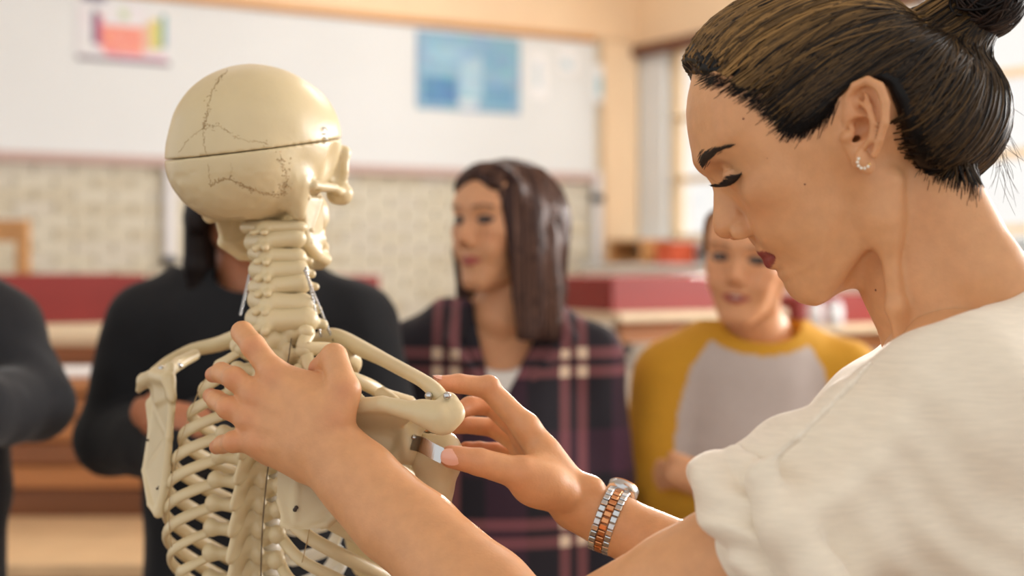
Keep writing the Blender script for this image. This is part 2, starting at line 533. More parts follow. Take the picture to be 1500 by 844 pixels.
m_paper = mat('white_paper', srgb(238, 238, 238), 0.7)
def chart_mat(name, base, blocks):
    """flat print: rectangles of colour in generated coordinates (x across, z up)"""
    m = bpy.data.materials.new(name); m.use_nodes = True
    nt = m.node_tree; N = nt.nodes; L = nt.links; b = N['Principled BSDF']; b.inputs['Roughness'].default_value = 0.55
    tc = N.new('ShaderNodeTexCoord'); sp = N.new('ShaderNodeSeparateXYZ'); L.new(tc.outputs['UV'], sp.inputs[0])
    nz = N.new('ShaderNodeTexNoise'); nz.inputs['Scale'].default_value = 9; L.new(tc.outputs['UV'], nz.inputs['Vector'])
    cur = None
    def cmpn(o, op, v):
        n = N.new('ShaderNodeMath'); n.operation = op; L.new(o, n.inputs[0]); n.inputs[1].default_value = v; return n.outputs[0]
    def mul(a, c):
        n = N.new('ShaderNodeMath'); n.operation = 'MULTIPLY'; L.new(a, n.inputs[0]); L.new(c, n.inputs[1]); return n.outputs[0]
    for (x0, x1, z0, z1, col) in blocks:
        k = mul(mul(cmpn(sp.outputs['X'], 'GREATER_THAN', x0), cmpn(sp.outputs['X'], 'LESS_THAN', x1)),
                mul(cmpn(sp.outputs['Y'], 'GREATER_THAN', z0), cmpn(sp.outputs['Y'], 'LESS_THAN', z1)))
        mx = N.new('ShaderNodeMixRGB'); L.new(k, mx.inputs[0])
        if cur is None: mx.inputs[1].default_value = (*base, 1)
        else: L.new(cur, mx.inputs[1])
        mx.inputs[2].default_value = (*col, 1); cur = mx.outputs[0]
    mm = N.new('ShaderNodeMixRGB'); mm.blend_type = 'SOFT_LIGHT'; mm.inputs[0].default_value = 0.5
    L.new(cur, mm.inputs[1]); L.new(nz.outputs['Color'], mm.inputs[2])
    L.new(mm.outputs[0], b.inputs['Base Color'])
    return m

def chart(px0, px1, py0, py1, material, label, name='wall_chart', cat='poster', off=0.042):
    pm = (px0 + px1) / 2
    s0, _ = bw_px(px0, py0); s1, _ = bw_px(px1, py0)
    _, z1 = bw_px(pm, py0); _, z0 = bw_px(pm, py1)
    # front sheet with its own UV so the print follows the sheet, 3 mm thick
    a, b_ = s0, s1
    V = [bw(a, z0, off), bw(b_, z0, off), bw(b_, z1, off), bw(a, z1, off),
         bw(a, z0, off - 0.004), bw(b_, z0, off - 0.004), bw(b_, z1, off - 0.004), bw(a, z1, off - 0.004)]
    Fc = [(0, 1, 2, 3), (5, 4, 7, 6), (4, 0, 3, 7), (1, 5, 6, 2), (3, 2, 6, 7), (4, 5, 1, 0)]
    o = obj(name, V, Fc, material, None, smooth=False)
    uv = o.data.uv_layers.new(name='UVMap')
    uvv = {0: (0, 0), 1: (1, 0), 2: (1, 1), 3: (0, 1), 4: (0, 0), 5: (1, 0), 6: (1, 1), 7: (0, 1)}
    for lp in o.data.loops: uv.data[lp.index].uv = uvv[lp.vertex_index]
    return tag(o, label, cat)

pt = [(0.0, 1.0, 0.0, 0.07, srgb(112, 96, 112)),
      (0.16, 0.22, 0.28, 0.85, srgb(104, 84, 122)), (0.22, 0.27, 0.25, 0.78, srgb(216, 110, 140)),
      (0.27, 0.70, 0.16, 0.62, srgb(238, 150, 132)), (0.70, 0.78, 0.22, 0.70, srgb(226, 190, 170)),
      (0.78, 0.90, 0.26, 0.78, srgb(216, 206, 120)), (0.90, 0.955, 0.30, 0.88, srgb(84, 160, 170)),
      (0.30, 0.95, 0.09, 0.15, srgb(232, 160, 190)), (0.45, 0.55, 0.74, 0.90, srgb(196, 214, 176)),
      (0.30, 0.70, 0.38, 0.40, srgb(246, 190, 176)), (0.30, 0.70, 0.50, 0.51, srgb(246, 190, 176)), (0.30, 0.70, 0.27, 0.28, srgb(246, 190, 176))]
chart(110, 246, 8, 93, chart_mat('element_chart_print', srgb(226, 226, 230), pt), 'colourful table chart high on the white wall above and left of the skull')
bl_ = [(0.03, 0.97, 0.03, 0.97, srgb(136, 178, 205)), (0.06, 0.38, 0.08, 0.42, srgb(84, 136, 182)),
       (0.42, 0.62, 0.20, 0.70, srgb(168, 202, 220)), (0.64, 0.94, 0.10, 0.36, srgb(112, 160, 196)),
       (0.10, 0.50, 0.62, 0.82, srgb(150, 190, 214)), (0.62, 0.90, 0.55, 0.88, srgb(126, 172, 202)), (0.40, 0.58, 0.03, 0.16, srgb(206, 222, 230))]
chart(606, 757, 52, 164, chart_mat('blue_chart_print', srgb(120, 160, 190), bl_), 'large blue wall chart on the white wall above the plaid shirt student')
chart(118, 152, -22, 3, chart_mat('dark_sheet_print', srgb(120, 120, 150), [(0.1, 0.9, 0.1, 0.5, srgb(90, 86, 120))]), 'small dark sheet at the top edge, just above the table chart', 'paper_sheet', 'paper')
chart(772, 798, 78, 146, chart_mat('pale_sheet_print', srgb(238, 240, 242), [(0.25, 0.6, 0.25, 0.8, srgb(206, 220, 228))]), 'pale paper sheet pinned right beside the large blue chart', 'paper_sheet', 'paper')
chart(815, 840, 74, 108, chart_mat('pale_sheet_print', srgb(238, 240, 242), [(0.2, 0.7, 0.2, 0.6, srgb(190, 214, 226))]), 'smallest pale paper sheet, between two others right of the blue chart', 'paper_sheet', 'paper')
chart(864, 890, 96, 152, chart_mat('pale_sheet_print', srgb(236, 240, 242), [(0.2, 0.75, 0.2, 0.7, srgb(170, 208, 224))]), 'pale blue paper sheet pinned nearest the room corner', 'paper_sheet', 'paper')

# ------------------------------------------------------------------ furniture behind the group
m_red = mat('red_painted_board', srgb(140, 40, 34), 0.45, noise=0.12, nscale=5)
m_desk = mat('pale_desk_top', srgb(226, 206, 172), 0.45, noise=0.12, nscale=5, stretch=(1, 6, 6))
m_wood = mat('orange_wood', srgb(196, 128, 72), 0.45, noise=0.3, nscale=4, stretch=(1, 1, 14))
m_wood2 = mat('light_wood', srgb(236, 200, 154), 0.4, noise=0.22, nscale=4, stretch=(2, 14, 2))
m_wood3 = mat('brown_wood', srgb(150, 92, 52), 0.5, noise=0.3, nscale=4, stretch=(1, 1, 14))
m_steel = mat('grey_steel_tube', srgb(170, 172, 176), 0.3, metal=0.8)

RX = np.array([0.853, 0.521, 0]); RY = np.array([-0.521, 0.853, 0])
def tall_desk(px, d, length, ztop, hred, depth, label, group='tall desks with red box shelves'):
    """stand-up desk: red box shelf on a pale top carried by steel legs; its left front corner at picture column px"""
    p0 = P(px, HORIZON, d); p0[2] = 0
    t = empty('tall_desk', p0 + RX * length / 2 + RY * depth / 2, label, 'desk', group)
    def at(a, b, z): q = p0 + RX * a + RY * b; return (q[0], q[1], z)
    zr = ztop - hred
    box('red_board', at(length / 2, 0.012, ztop - hred / 2), (length, 0.024, hred), m_red, t, yaw=YAW)
    box('red_board', at(length / 2, depth - 0.012, ztop - hred / 2), (length, 0.024, hred), m_red, t, yaw=YAW)
    for a in (0.012, length - 0.012):
        box('red_end', at(a, depth / 2, ztop - hred / 2 - 0.003), (0.024, depth - 0.05, hred - 0.006), m_red, t, yaw=YAW)
    box('desk_top', at(length / 2, depth / 2 - 0.03, zr - 0.02), (length + 0.04, depth + 0.10, 0.035), m_desk, t, yaw=YAW)
    box('apron', at(length / 2, 0.03, zr - 0.085), (length - 0.1, 0.025, 0.09), m_wood, t, yaw=YAW)
    for a in (0.06, length - 0.06):
        for b in (0.05, depth - 0.05):
            tube_obj('leg', [at(a, b, 0.02), at(a, b, zr - 0.04)], 0.020, m_steel, t, sides=10)
            tube_obj('foot_cap', [at(a, b, 0.0), at(a, b, 0.03)], 0.026, m_black, t, sides=10)
    box('lower_shelf', at(length / 2, depth / 2, zr - 0.42), (length - 0.10, depth - 0.06, 0.03), m_wood2, t, yaw=YAW)
    tube_obj('stretcher', [at(0.06, 0.05, zr - 0.22), at(length - 0.06, 0.05, zr - 0.22)], 0.016, m_steel, t, sides=8)
    for a in (0.06, length - 0.06):
        tube_obj('clamp_knob', [at(a, 0.02, zr - 0.155), at(a, -0.03, zr - 0.155)], 0.026, m_black, t, sides=12)
    return t
tall_desk(-185, 5.15, 1.00, 1.405, 0.190, 0.40, 'leftmost tall desk with red box shelf, behind the grey sleeve')
tall_desk(262, 5.60, 0.88, 1.397, 0.182, 0.40, 'tall desk with red box shelf directly behind the black sweater student')
tall_desk(897, 5.80, 0.86, 1.394, 0.146, 0.42, 'tall desk with red box shelf between the plaid and yellow-sleeved students')
tall_desk(1172, 6.5, 0.95, 1.30, 0.135, 0.42, 'tall desk with red box shelf right of the yellow-sleeved student, under the chin')

# pale low cupboards along the window wall with things on them
m_cup = mat('cream_laminate', srgb(242, 234, 222), 0.5, noise=0.05, nscale=4)
def cupboard(t, wd, ztop, label):
    c = empty('cupboard', ww(t + wd / 2, 0, 0.28), label, 'cupboard', 'pale cupboards under the windows')
    box('body', ww(t + wd / 2, ztop / 2, 0.28), (wd, 0.48, ztop - 0.04), m_cup, c, yaw=yw)
    box('top', ww(t + wd / 2, ztop - 0.015, 0.29), (wd + 0.01, 0.52, 0.03), m_white, c, yaw=yw)
    for k in (0, 1):
        d_ = box('door', ww(t + wd * (0.26 + 0.48 * k), ztop / 2, 0.532), (wd * 0.45, 0.02, ztop - 0.14), m_cup, c, yaw=yw)
        box('handle', ww(t + wd * (0.44 + 0.12 * k), ztop * 0.7, 0.55), (0.02, 0.02, 0.1), m_steel, d_, yaw=yw)
cupboard(0.10, 1.3, 1.44, 'pale cupboard in the corner under the first window')
cupboard(1.45, 1.3, 1.44, 'pale cupboard under the second window behind the yellow-sleeved student')
cupboard(2.80, 1.3, 1.44, 'pale cupboard under the window behind the teacher')
cr = empty('wooden_crate', ww(0.45, 1.44, 0.30), 'small open wooden crate on the corner cupboard by the window', 'crate')
for (a, z, sx, sz) in ((0.45, 1.452, 0.40, 0.02), (0.45, 1.60, 0.40, 0.02), (0.26, 1.525, 0.02, 0.13), (0.64, 1.525, 0.02, 0.13)):
    box('crate_board', ww(a, z, 0.30), (sx, 0.24, sz), m_trimwood, cr, yaw=yw)
m_orange = mat('orange_red_card', srgb(200, 84, 48), 0.6)
ob = empty('orange_box', ww(0.86, 1.44, 0.30), 'small orange red box beside the crate near the yellow-sleeved student', 'box')
box('box_body', ww(0.86, 1.505, 0.30), (0.17, 0.2, 0.13), m_orange, ob, yaw=yw)
box('box_lid', ww(0.86, 1.578, 0.30), (0.18, 0.21, 0.018), m_orange, ob, yaw=yw)

# jars on the desk below the chin
m_jar = mat('pale_glass_jar', srgb(226, 230, 234), 0.15, spec=0.6)
for (px, py, r, lb) in ((1194, 456, 0.034, 'round pale glass jar on the desk below the chin, left one'), (1222, 457, 0.040, 'wide pale glass jar on the desk below the chin, right one')):
    d = 6.40
    c = P(px, py, d)
    zb = 1.30 - 0.135 - 0.0025
    t = empty('glass_jar', (c[0], c[1], zb), lb, 'jar')
    hh = max(0.05, c[2] + 0.045 - zb)
    prof = [(0.6, 0), (0.95, 0.04), (1, 0.2), (1, 0.7), (0.8, 0.86), (0.7, 0.9)]
    V, Fq = [], []
    S_ = 16
    for (rr, zz) in prof:
        for k in range(S_): V.append((c[0] + r * rr * math.cos(k * 2 * math.pi / S_), c[1] + r * rr * math.sin(k * 2 * math.pi / S_), zb + hh * zz))
    for i in range(len(prof) - 1):
        for k in range(S_): Fq.append([i * S_ + k, i * S_ + (k + 1) % S_, (i + 1) * S_ + (k + 1) % S_, (i + 1) * S_ + k])
    Fq.append(list(range(S_))[::-1])
    obj('jar_body', V, Fq, m_jar, t)
    tube_obj('lid', [(c[0], c[1], zb + hh * 0.88), (c[0], c[1], zb + hh)], r * 0.78, m_steel, t, sides=16)

# wooden counter with plank front behind the left students, light table before it
cnt = empty('wooden_counter', P(110, HORIZON, 4.25) * [1, 1, 0], 'orange wooden plank-front counter behind the grey-sleeved and black-sweater students', 'counter')
def cc(px, d, z): q = P(px, HORIZON, d); return (q[0], q[1], z)
xm = -0.95; cw = 2.3
box('worktop', (xm, 4.25, 1.10), (cw, 0.56, 0.035), m_wood, cnt)
zz = 1.078
for k, hgt in enumerate((0.066, 0.066, 0.066, 0.066)):
    box('plank', (xm, 4.02, zz - hgt / 2 - 0.002), (cw - 0.02, 0.028, hgt - 0.006), (m_wood, m_wood, m_wood3, m_wood)[k], cnt); zz -= hgt
box('base_panel', (xm, 4.06, 0.41), (cw - 0.04, 0.03, 0.82), m_wood3, cnt)
box('back_panel', (xm, 4.50, 0.54), (cw - 0.04, 0.03, 1.07), m_wood3, cnt)
for sx in (-1, 1): box('end_panel', (xm + sx * (cw / 2 - 0.02), 4.26, 0.54), (0.03, 0.44, 1.07), m_wood, cnt)
up = empty('counter_shelf', (xm, 4.58, 0), 'cream topped wooden shelf unit standing behind the plank counter', 'shelf')
box('shelf_top', (xm, 4.66, 1.205), (cw, 0.24, 0.04), m_desk, up)
box('shelf_front', (xm, 4.56, 1.152), (cw, 0.03, 0.066), m_wood3, up)
box('shelf_body', (xm, 4.67, 0.55), (cw, 0.2, 1.1), m_wood3, up)
pp = box('paper_stack', P(133, 556, 4.18) + [0, 0, 0.001], (0.20, 0.20, 0.02), m_paper, None, yaw=0.15)
pp.location.z += 1.1295 - (P(133, 556, 4.18)[2] + 0.001)
tag(pp, 'white sheets of paper stacked on the plank counter', 'paper')
tb = empty('low_table', (-0.98, 3.62, 0), 'light wood low table in front of the plank counter at lower left', 'table')
box('table_top', (-0.98, 3.665, 0.722), (1.05, 0.64, 0.036), m_wood2, tb)
box('apron', (-0.98, 3.40, 0.655), (0.97, 0.025, 0.10), m_wood3, tb)
for sx in (-1, 1):
    for yy in (3.40, 3.94): box('leg', (-0.98 + sx * 0.46, yy, 0.352), (0.06, 0.06, 0.704), m_wood3, tb)
# wooden chair-like frame standing far left by the brick wall
wf = empty('wooden_chair', P(0, HORIZON, 6.6) * [1, 1, 0], 'honey wood chair whose back rises behind the leftmost red desk', 'chair')
def wp(px, py, d=6.6): return P(px, py, d)
pR = wp(34, 322); pL = wp(-60, 322)
for p_ in (pR, pL):
    box('leg', (p_[0], p_[1], p_[2] / 2), (0.055, 0.05, p_[2]), m_trimwood, wf)
    box('leg', (p_[0], p_[1] - 0.40, 0.47), (0.055, 0.05, 0.94), m_trimwood, wf)
box('top_rail', ((pR[0] + pL[0]) / 2, pR[1], pR[2] - 0.05), (pR[0] - pL[0] - 0.05, 0.035, 0.10), m_trimwood, wf)
box('back_rail', ((pR[0] + pL[0]) / 2, pR[1], pR[2] - 0.36), (pR[0] - pL[0] - 0.05, 0.03, 0.07), m_trimwood, wf)
box('seat', ((pR[0] + pL[0]) / 2, pR[1] - 0.22, 0.955), (pR[0] - pL[0] + 0.06, 0.46, 0.03), m_trimwood, wf)
# ================================================================== anatomical skeleton
m_bone = mat('ivory_plastic_bone', srgb(216, 198, 158), 0.36, noise=0.12, nscale=14, sss=0.25, sssr=(1.0, 0.8, 0.5), sssscale=0.004, bump=0.10, bscale=180)
m_cart = mat('white_cartilage', srgb(240, 238, 230), 0.35, sss=0.2, sssr=(1, .9, .8), sssscale=0.004)
m_suture = mat('tan_suture', srgb(178, 150, 106), 0.7)
m_tooth = mat('amber_tooth', srgb(226, 186, 116), 0.35)
m_chrome = mat('bright_steel', srgb(196, 198, 200), 0.22, metal=1.0)
m_wire = mat('dull_wire', srgb(120, 112, 100), 0.45, metal=0.7)
m_disc = mat('dark_cord', srgb(96, 80, 62), 0.7)

sk = empty('anatomical_skeleton', (-0.24, 1.29, 0.0), 'ivory anatomical teaching skeleton held by the teacher, seen from behind', 'skeleton')

def frame(yaw_deg):
    a = math.radians(yaw_deg)
    return np.array([[math.cos(a), -math.sin(a), 0], [math.sin(a), math.cos(a), 0], [0, 0, 1.0]])   # rows R, F, U
cm = 0.01
def to_world(V, O, B):
    return np.asarray(O) + np.asarray(V) @ B
def mirror(fn):
    for s in (1, -1): fn(s)

# ---- skull (local: right, forward, up; metres)
B_sk = frame(30); O_sk = P(370, 212, 1.30)
def c3(r, f, u): return np.array([r, f, u]) * cm
vol = Vol(c3(-9, -11, -12.5), c3(9, 12, 9), 0.0016)
vol.add(ell(c3(0, 0.5, 0.35), c3(7.0, 8.5, 7.0)), 0)
vol.add(ell(c3(0, -2.9, -2.0), c3(6.2, 5.2, 4.8)), 1.2 * cm)
vol.add(ell(c3(0, 4.2, 1.2), c3(5.7, 4.4, 5.0)), 1 * cm)
vol.add(ell(c3(0, -0.5, -3.8), c3(5.4, 6.2, 2.9)), 1.5 * cm)
for s in (1, -1):
    vol.add(cone(c3(5.2 * s, -0.6, -3.8), c3(5.2 * s, 0.2, -6.3), 1.4 * cm, 0.75 * cm), 1.4 * cm)
    vol.sub(ell(c3(7.0 * s, 4.5, -2.2), c3(1.6, 1.9, 2.6)), 0.7 * cm)
    vol.add(ell(c3(4.8 * s, 6.8, -4.3), c3(1.3, 1.3, 1.2)), 0.6 * cm)
    vol.chain([c3(5.1 * s, 6.6, -4.2), c3(6.6 * s, 3.6, -4.0), c3(6.5 * s, 0.6, -3.9)], [0.5 * cm, 0.42 * cm, 0.6 * cm], 0.3 * cm)
    vol.add(tri(c3(4.6 * s, 6.6, -4.0), c3(4.7 * s, 6.6, -0.4), c3(4.2 * s, 4.6, -2.0), 0.35 * cm), 0.5 * cm)
    vol.chain([c3(4.9 * s, 7.0, -4.0), c3(5.3 * s, 6.9, -2.2), c3(5.0 * s, 7.1, -0.4)], [0.55 * cm, 0.42 * cm, 0.6 * cm], 0.3 * cm)
    vol.chain([c3(5.0 * s, 7.2, -0.5), c3(2.6 * s, 8.7, 0.0), c3(0, 9.0, -0.5)], [0.6 * cm, 0.7 * cm, 0.7 * cm], 0.5 * cm)
vol.add(ell(c3(0, 7.0, -6.2), c3(2.9, 2.3, 2.7)), 0.8 * cm)
vol.add(ell(c3(0, 4.0, -5.4), c3(2.6, 4.0, 2.0)), 1.0 * cm)
vol.chain([c3(0, 8.9, -0.9), c3(0, 9.9, -2.8)], [0.6 * cm, 0.4 * cm], 0.5 * cm)
for s in (1, -1):
    vol.sub(ell(c3(3.2 * s, 9.0, -2.3), c3(1.75, 2.3, 1.6)), 0.35 * cm)
    vol.sub(ell(c3(6.6 * s, 0.8, -4.6), c3(0.5, 0.4, 0.4)), 0.2 * cm)
vol.sub(ell(c3(0, 9.9, -4.4), c3(1.1, 1.5, 1.5)), 0.3 * cm)
vol.sub(ell(c3(0, -1.6, -7.2), c3(1.6, 1.9, 1.4)), 0.5 * cm)                   # foramen magnum
vol.displace(lambda x, y, z: 0.0004 * vnoise(x * 55, y * 55, z * 55) + 0.0010 * vnoise(x * 18 + 5, y * 18, z * 18) +
             np.where(z < -0.028, 0.0006 * vnoise(x * 150, y * 150, z * 150), 0), 0.012)
F0 = vol.F.copy()
def cut(sign):
    def fn(x, y, z): return sign * (z - (-0.0040 + 0.162 * y + 0.042 * x)) + 0.0004
    return fn
vol.cap(cut(1)); Vb, Qb = vol.mesh()
skull = obj('skull_base', to_world(Vb, O_sk, B_sk), Qb, m_bone, sk)
vol.F = F0; vol.cap(cut(-1)); Vc, Qc = vol.mesh()
cap_o = obj('skull_cap', to_world(Vc, O_sk, B_sk), Qc, m_bone, sk)
vol = None; F0 = None

# sutures: fine raised tan seams laid on the bone
from mathutils.bvhtree import BVHTree
bvh_all = BVHTree.FromPolygons([Vector(v) for v in np.concatenate([to_world(Vb, O_sk, B_sk), to_world(Vc, O_sk, B_sk)])],
                               np.concatenate([Qb, Qc + len(Vb)]).tolist())
def on_skull(px, py):
    d = Vector(P(px, py, 1.0) - np.array([0, 0, CAM_H])).normalized()
    h = bvh_all.ray_cast(Vector((0, 0, CAM_H)), d)
    return None if h[0] is None else np.array(h[0]) - np.array(d) * 0.0000
def seam(pts, amp, n, r, parent, seed=0, scatter=0.0, density=1.0):
    rg = np.random.default_rng(seed)
    path = spline(np.array(pts, float), n)
    tubes, cur = [], []
    for i, (a, b) in enumerate(path):
        q = on_skull(a + rg.normal(0, amp), b + rg.normal(0, amp))
        if q is not None: cur.append(q)
        if len(cur) > 4 and rg.random() < 0.25:
            tubes.append(tube(cur, r * (0.45 + 0.5 * rg.random()), 5)); cur = [] if rg.random() < 0.6 else cur[-1:]
    if len(cur) > 2: tubes.append(tube(cur, r, 5))
    if scatter:
        for i in range(int(n * density)):
            a, b = path[rg.integers(0, n)]
            a += rg.normal(0, scatter); b += rg.normal(0, scatter)
            q = [on_skull(a + rg.normal(0, 1.2), b + rg.normal(0, 1.2)) for _ in range(3)]
            if all(v is not None for v in q): tubes.append(tube(q, r * 0.7, 5))
    V, F = multi_tubes(tubes)
    return tag(obj('suture', V, F, m_suture, parent), kind='stuff')
seam([(333, 103), (316, 124), (306, 150), (302, 175), (297, 190)], 1.5, 70, 0.00042, cap_o, 1, 2.5, .5)
seam([(297, 190), (320, 185), (348, 202), (392, 210)], 1.2, 50, 0.00032, cap_o, 2, 2.0, .4)
seam([(295, 190), (276, 204), (263, 224)], 0.9, 24, 0.00025, cap_o, 3)
seam([(298, 192), (300, 212), (303, 230)], 1.2, 24, 0.00035, cap_o, 4)
seam([(305, 242), (308, 268)], 1.0, 18, 0.0003, skull, 5)
seam([(308, 270), (334, 262), (360, 274), (386, 283), (412, 284)], 1.6, 70, 0.00045, skull, 6, 2.2, .8)
seam([(411, 226), (416, 246), (420, 268), (412, 284)], 2.0, 40, 0.0004, skull, 7, 5.0, 1.4)
seam([(340, 240), (338, 262)], 1.0, 18, 0.0002, skull, 8)
# hook and eye that hold the cap
for (px, py) in ((475, 192), (474, 206)):
    q = on_skull(px, py)
    if q is not None:
        V, F = tube([q + np.array([0.003 * math.cos(a), -0.002, 0.003 * math.sin(a)]) for a in np.linspace(0, 5.5, 10)], 0.0007, 6)
        obj('hook', V, clean(F), m_chrome, cap_o)
q0, q1 = on_skull(475, 190), on_skull(474, 207)
if q0 is not None and q1 is not None:
    tube_obj('hook', [q0 + [0, -0.002, 0], q1 + [0, -0.002, 0]], 0.0006, m_chrome, cap_o, sides=6)

# ---- mandible and teeth
vol = Vol(c3(-7, -1.5, -12.5), c3(7, 11, -3), 0.0016)
for s in (1, -1):
    g = c3(4.9 * s, 1.6, -8.9); cdl = c3(5.3 * s, 0.5, -4.9); cor = c3(5.0 * s, 3.4, -5.0); bdy = c3(4.3 * s, 4.4, -8.6); bot = c3(4.5 * s, 3.6, -10.0)
    vol.add(tri(g, cdl, cor, 0.28 * cm), 0.3 * cm); vol.add(tri(g, cor, bdy, 0.34 * cm), 0.3 * cm); vol.add(tri(g, bdy, bot, 0.42 * cm), 0.3 * cm)
    vol.add(ell(cdl, c3(1.0, 0.5, 0.55)), 0.3 * cm)
    vol.chain([g, bot, c3(3.2 * s, 6.6, -10.5), c3(1.2 * s, 8.4, -10.7), c3(0, 8.7, -10.7)], [0.5 * cm, 0.55 * cm, 0.6 * cm, 0.75 * cm, 0.8 * cm], 0.4 * cm)
    vol.chain([bdy, c3(3.0 * s, 6.6, -9.3), c3(1.1 * s, 8.3, -9.4), c3(0, 8.5, -9.4)], [0.45 * cm, 0.5 * cm, 0.5 * cm, 0.5 * cm], 0.6 * cm)
Vm, Qm = vol.mesh()
jaw = obj('mandible', to_world(Vm, O_sk, B_sk), Qm, m_bone, sk)
tooth_me = box_mesh('tooth', (0.0075, 0.0075, 0.011), 0.0022); tooth_me.materials.append(m_tooth)
tooth_me.polygons.foreach_set('use_smooth', np.ones(len(tooth_me.polygons), bool))
def place(me, name, parent, M):
    o = bpy.data.objects.new(name, me); COL.objects.link(o); o.parent = parent
    p, off = parent, Vector((0, 0, 0))
    while p is not None: off += p.location; p = p.parent
    o.matrix_basis = Matrix.Translation(-off) @ M
    return o
def mat4(Bm, O, sc=(1, 1, 1)):
    M = Matrix.Identity(4)
    for i in range(3):
        for j in range(3): M[i][j] = float(Bm[j][i] * sc[j])
        M[i][3] = float(O[i])
    return M
for (u, par) in ((-8.0, skull), (-8.85, jaw)):
    for i in range(14):
        a = math.radians(-82 + 164 * i / 13)
        lo = c3(2.75 * math.sin(a), 5.2 + 3.4 * math.cos(a), u)
        tw = frame(-math.degrees(a) * 0) 
        ca = math.cos(a); sa = math.sin(a)
        Bt = np.array([[ca, -sa, 0], [sa, ca, 0], [0, 0, 1.0]]) @ B_sk
        place(tooth_me, 'tooth', par, mat4(Bt, to_world(lo, O_sk, B_sk)))

# ---- vertebrae
def vertebra(kind):
    if kind == 'neck':
        v = Vol(c3(-4, -3.6, -2.2), c3(4, 3.4, 2.2), 0.0014)
        v.add(ell(c3(0, 1.9, 0), c3(1.3, 1.0, 0.75)), 0)
        for s in (1, -1):
            v.add(ell(c3(2.15 * s, 0.5, 0), c3(0.95, 0.9, 0.98)), 0.3 * cm)
            v.add(cone(c3(2.1 * s, 0.2, 0.05), c3(0.1 * s, -0.9, -0.05), 0.82 * cm, 0.9 * cm), 0.3 * cm)
            v.add(cone(c3(1.9 * s, 1.2, -0.1), c3(2.9 * s, 1.6, -0.35), 0.5 * cm, 0.38 * cm), 0.3 * cm)
            v.add(cone(c3(0.1 * s, -1.0, -0.15), c3(0.5 * s, -2.2, -0.75), 0.45 * cm, 0.36 * cm), 0.25 * cm)
            v.sub(cone(c3(2.4 * s, -0.9, 0.75), c3(0.5 * s, -2.0, 0.55), 0.30 * cm, 0.30 * cm), 0.3 * cm)
            v.add(cone(c3(1.4 * s, 1.0, 0), c3(1.9 * s, 0.4, 0), 0.45 * cm, 0.5 * cm), 0.3 * cm)
    else:
        v = Vol(c3(-4.8, -4.6, -4.8), c3(4.8, 4.6, 2.6), 0.0015)
        v.add(ell(c3(0, 2.5, 0), c3(1.65, 1.45, 1.05)), 0)
        for s in (1, -1):
            v.add(cone(c3(1.2 * s, 0.9, 0.1), c3(0.1 * s, -0.5, -0.3), 0.75 * cm, 0.8 * cm), 0.4 * cm)
            v.add(cone(c3(1.2 * s, 0.6, 0.4), c3(3.2 * s, -0.4, 0.8), 0.62 * cm, 0.52 * cm), 0.4 * cm)
            v.add(ell(c3(3.35 * s, -0.45, 0.8), c3(0.75, 0.7, 0.8)), 0.3 * cm)
            v.add(ell(c3(1.15 * s, 0.0, 1.0), c3(0.6, 0.5, 0.8)), 0.3 * cm)
            v.add(ell(c3(1.05 * s, -0.2, -1.2), c3(0.65, 0.5, 0.8)), 0.3 * cm)
            v.add(cone(c3(1.1 * s, 2.0, 0.3), c3(1.2 * s, 0.8, 0.2), 0.5 * cm, 0.5 * cm), 0.3 * cm)
        v.add(cone(c3(0, -0.4, 0.1), c3(0, -2.6, -3.2), 0.85 * cm, 0.5 * cm, (1, 0, 0), 0.6), 0.6 * cm)
        v.add(cone(c3(0, -0.8, -0.5), c3(0, -1.9, -2.6), 0.9 * cm, 0.6 * cm, (1, 0, 0), 0.45), 0.5 * cm)
    V, Q = v.mesh()
    me = raw_mesh('vertebra', V, Q); me.materials.append(m_bone)
    return me
me_c, me_t = vertebra('neck'), vertebra('chest')
neck_px = [(397, 333, 1.287, 1.0), (399, 352, 1.285, 1.0), (402, 374, 1.283, .96), (404, 396, 1.280, .98), (405, 419, 1.277, 1.04), (406, 443, 1.272, 1.1), (407, 469, 1.266, 1.22)]
for i, (px, py, d, s) in enumerate(neck_px):
    Bv = frame(20 + 1.2 * i)
    e = 0.10 * math.sin(i * 2.1)
    Bv = np.array([[math.cos(e), 0, math.sin(e)], [0, 1, 0], [-math.sin(e), 0, math.cos(e)]]) @ Bv
    z = (0.72, 1.0, 0.9, 1.04, 0.92, 1.02, 1.0)[i]
    place(me_c, 'vertebra', sk, mat4(Bv, P(px, py, d), (s * (1.08 if i == 0 else 1), s, s * z)))
# discs between the neck vertebrae
for i in range(6):
    a = P(*neck_px[i][:3]); b = P(*neck_px[i + 1][:3]); mid = (a + b) / 2 + frame(22)[1] * 0.018
    tube_obj('disc', [mid - [0, 0, 0.004], mid + [0, 0, 0.004]], 0.012, m_cart, sk, sides=14)
th = [(406, 497, 1.258), (402, 525, 1.250), (396, 554, 1.243), (390, 585, 1.238), (384, 617, 1.234), (378, 650, 1.232), (372, 684, 1.231),
      (368, 719, 1.231), (365, 754, 1.233), (363, 790, 1.236), (362, 827, 1.240), (362, 865, 1.246)]
B_t = frame(27)
tc = [P(*q) for q in th]
for i, c in enumerate(tc):
    tilt = math.radians(14 - 2.0 * i)
    Rx = np.array([[1, 0, 0], [0, math.cos(tilt), -math.sin(tilt)], [0, math.sin(tilt), math.cos(tilt)]])
    s = 0.98 + 0.008 * i
    place(me_t, 'vertebra', sk, mat4(Rx @ B_t, c, (s, s, s * (0.82 + 0.02 * i))))
for i in range(11):
    mid = (tc[i] + tc[i + 1]) / 2 + B_t[1] * 0.025
    tube_obj('disc', [mid - [0, 0, 0.005], mid + [0, 0, 0.005]], 0.0145, m_cart, sk, sides=14)
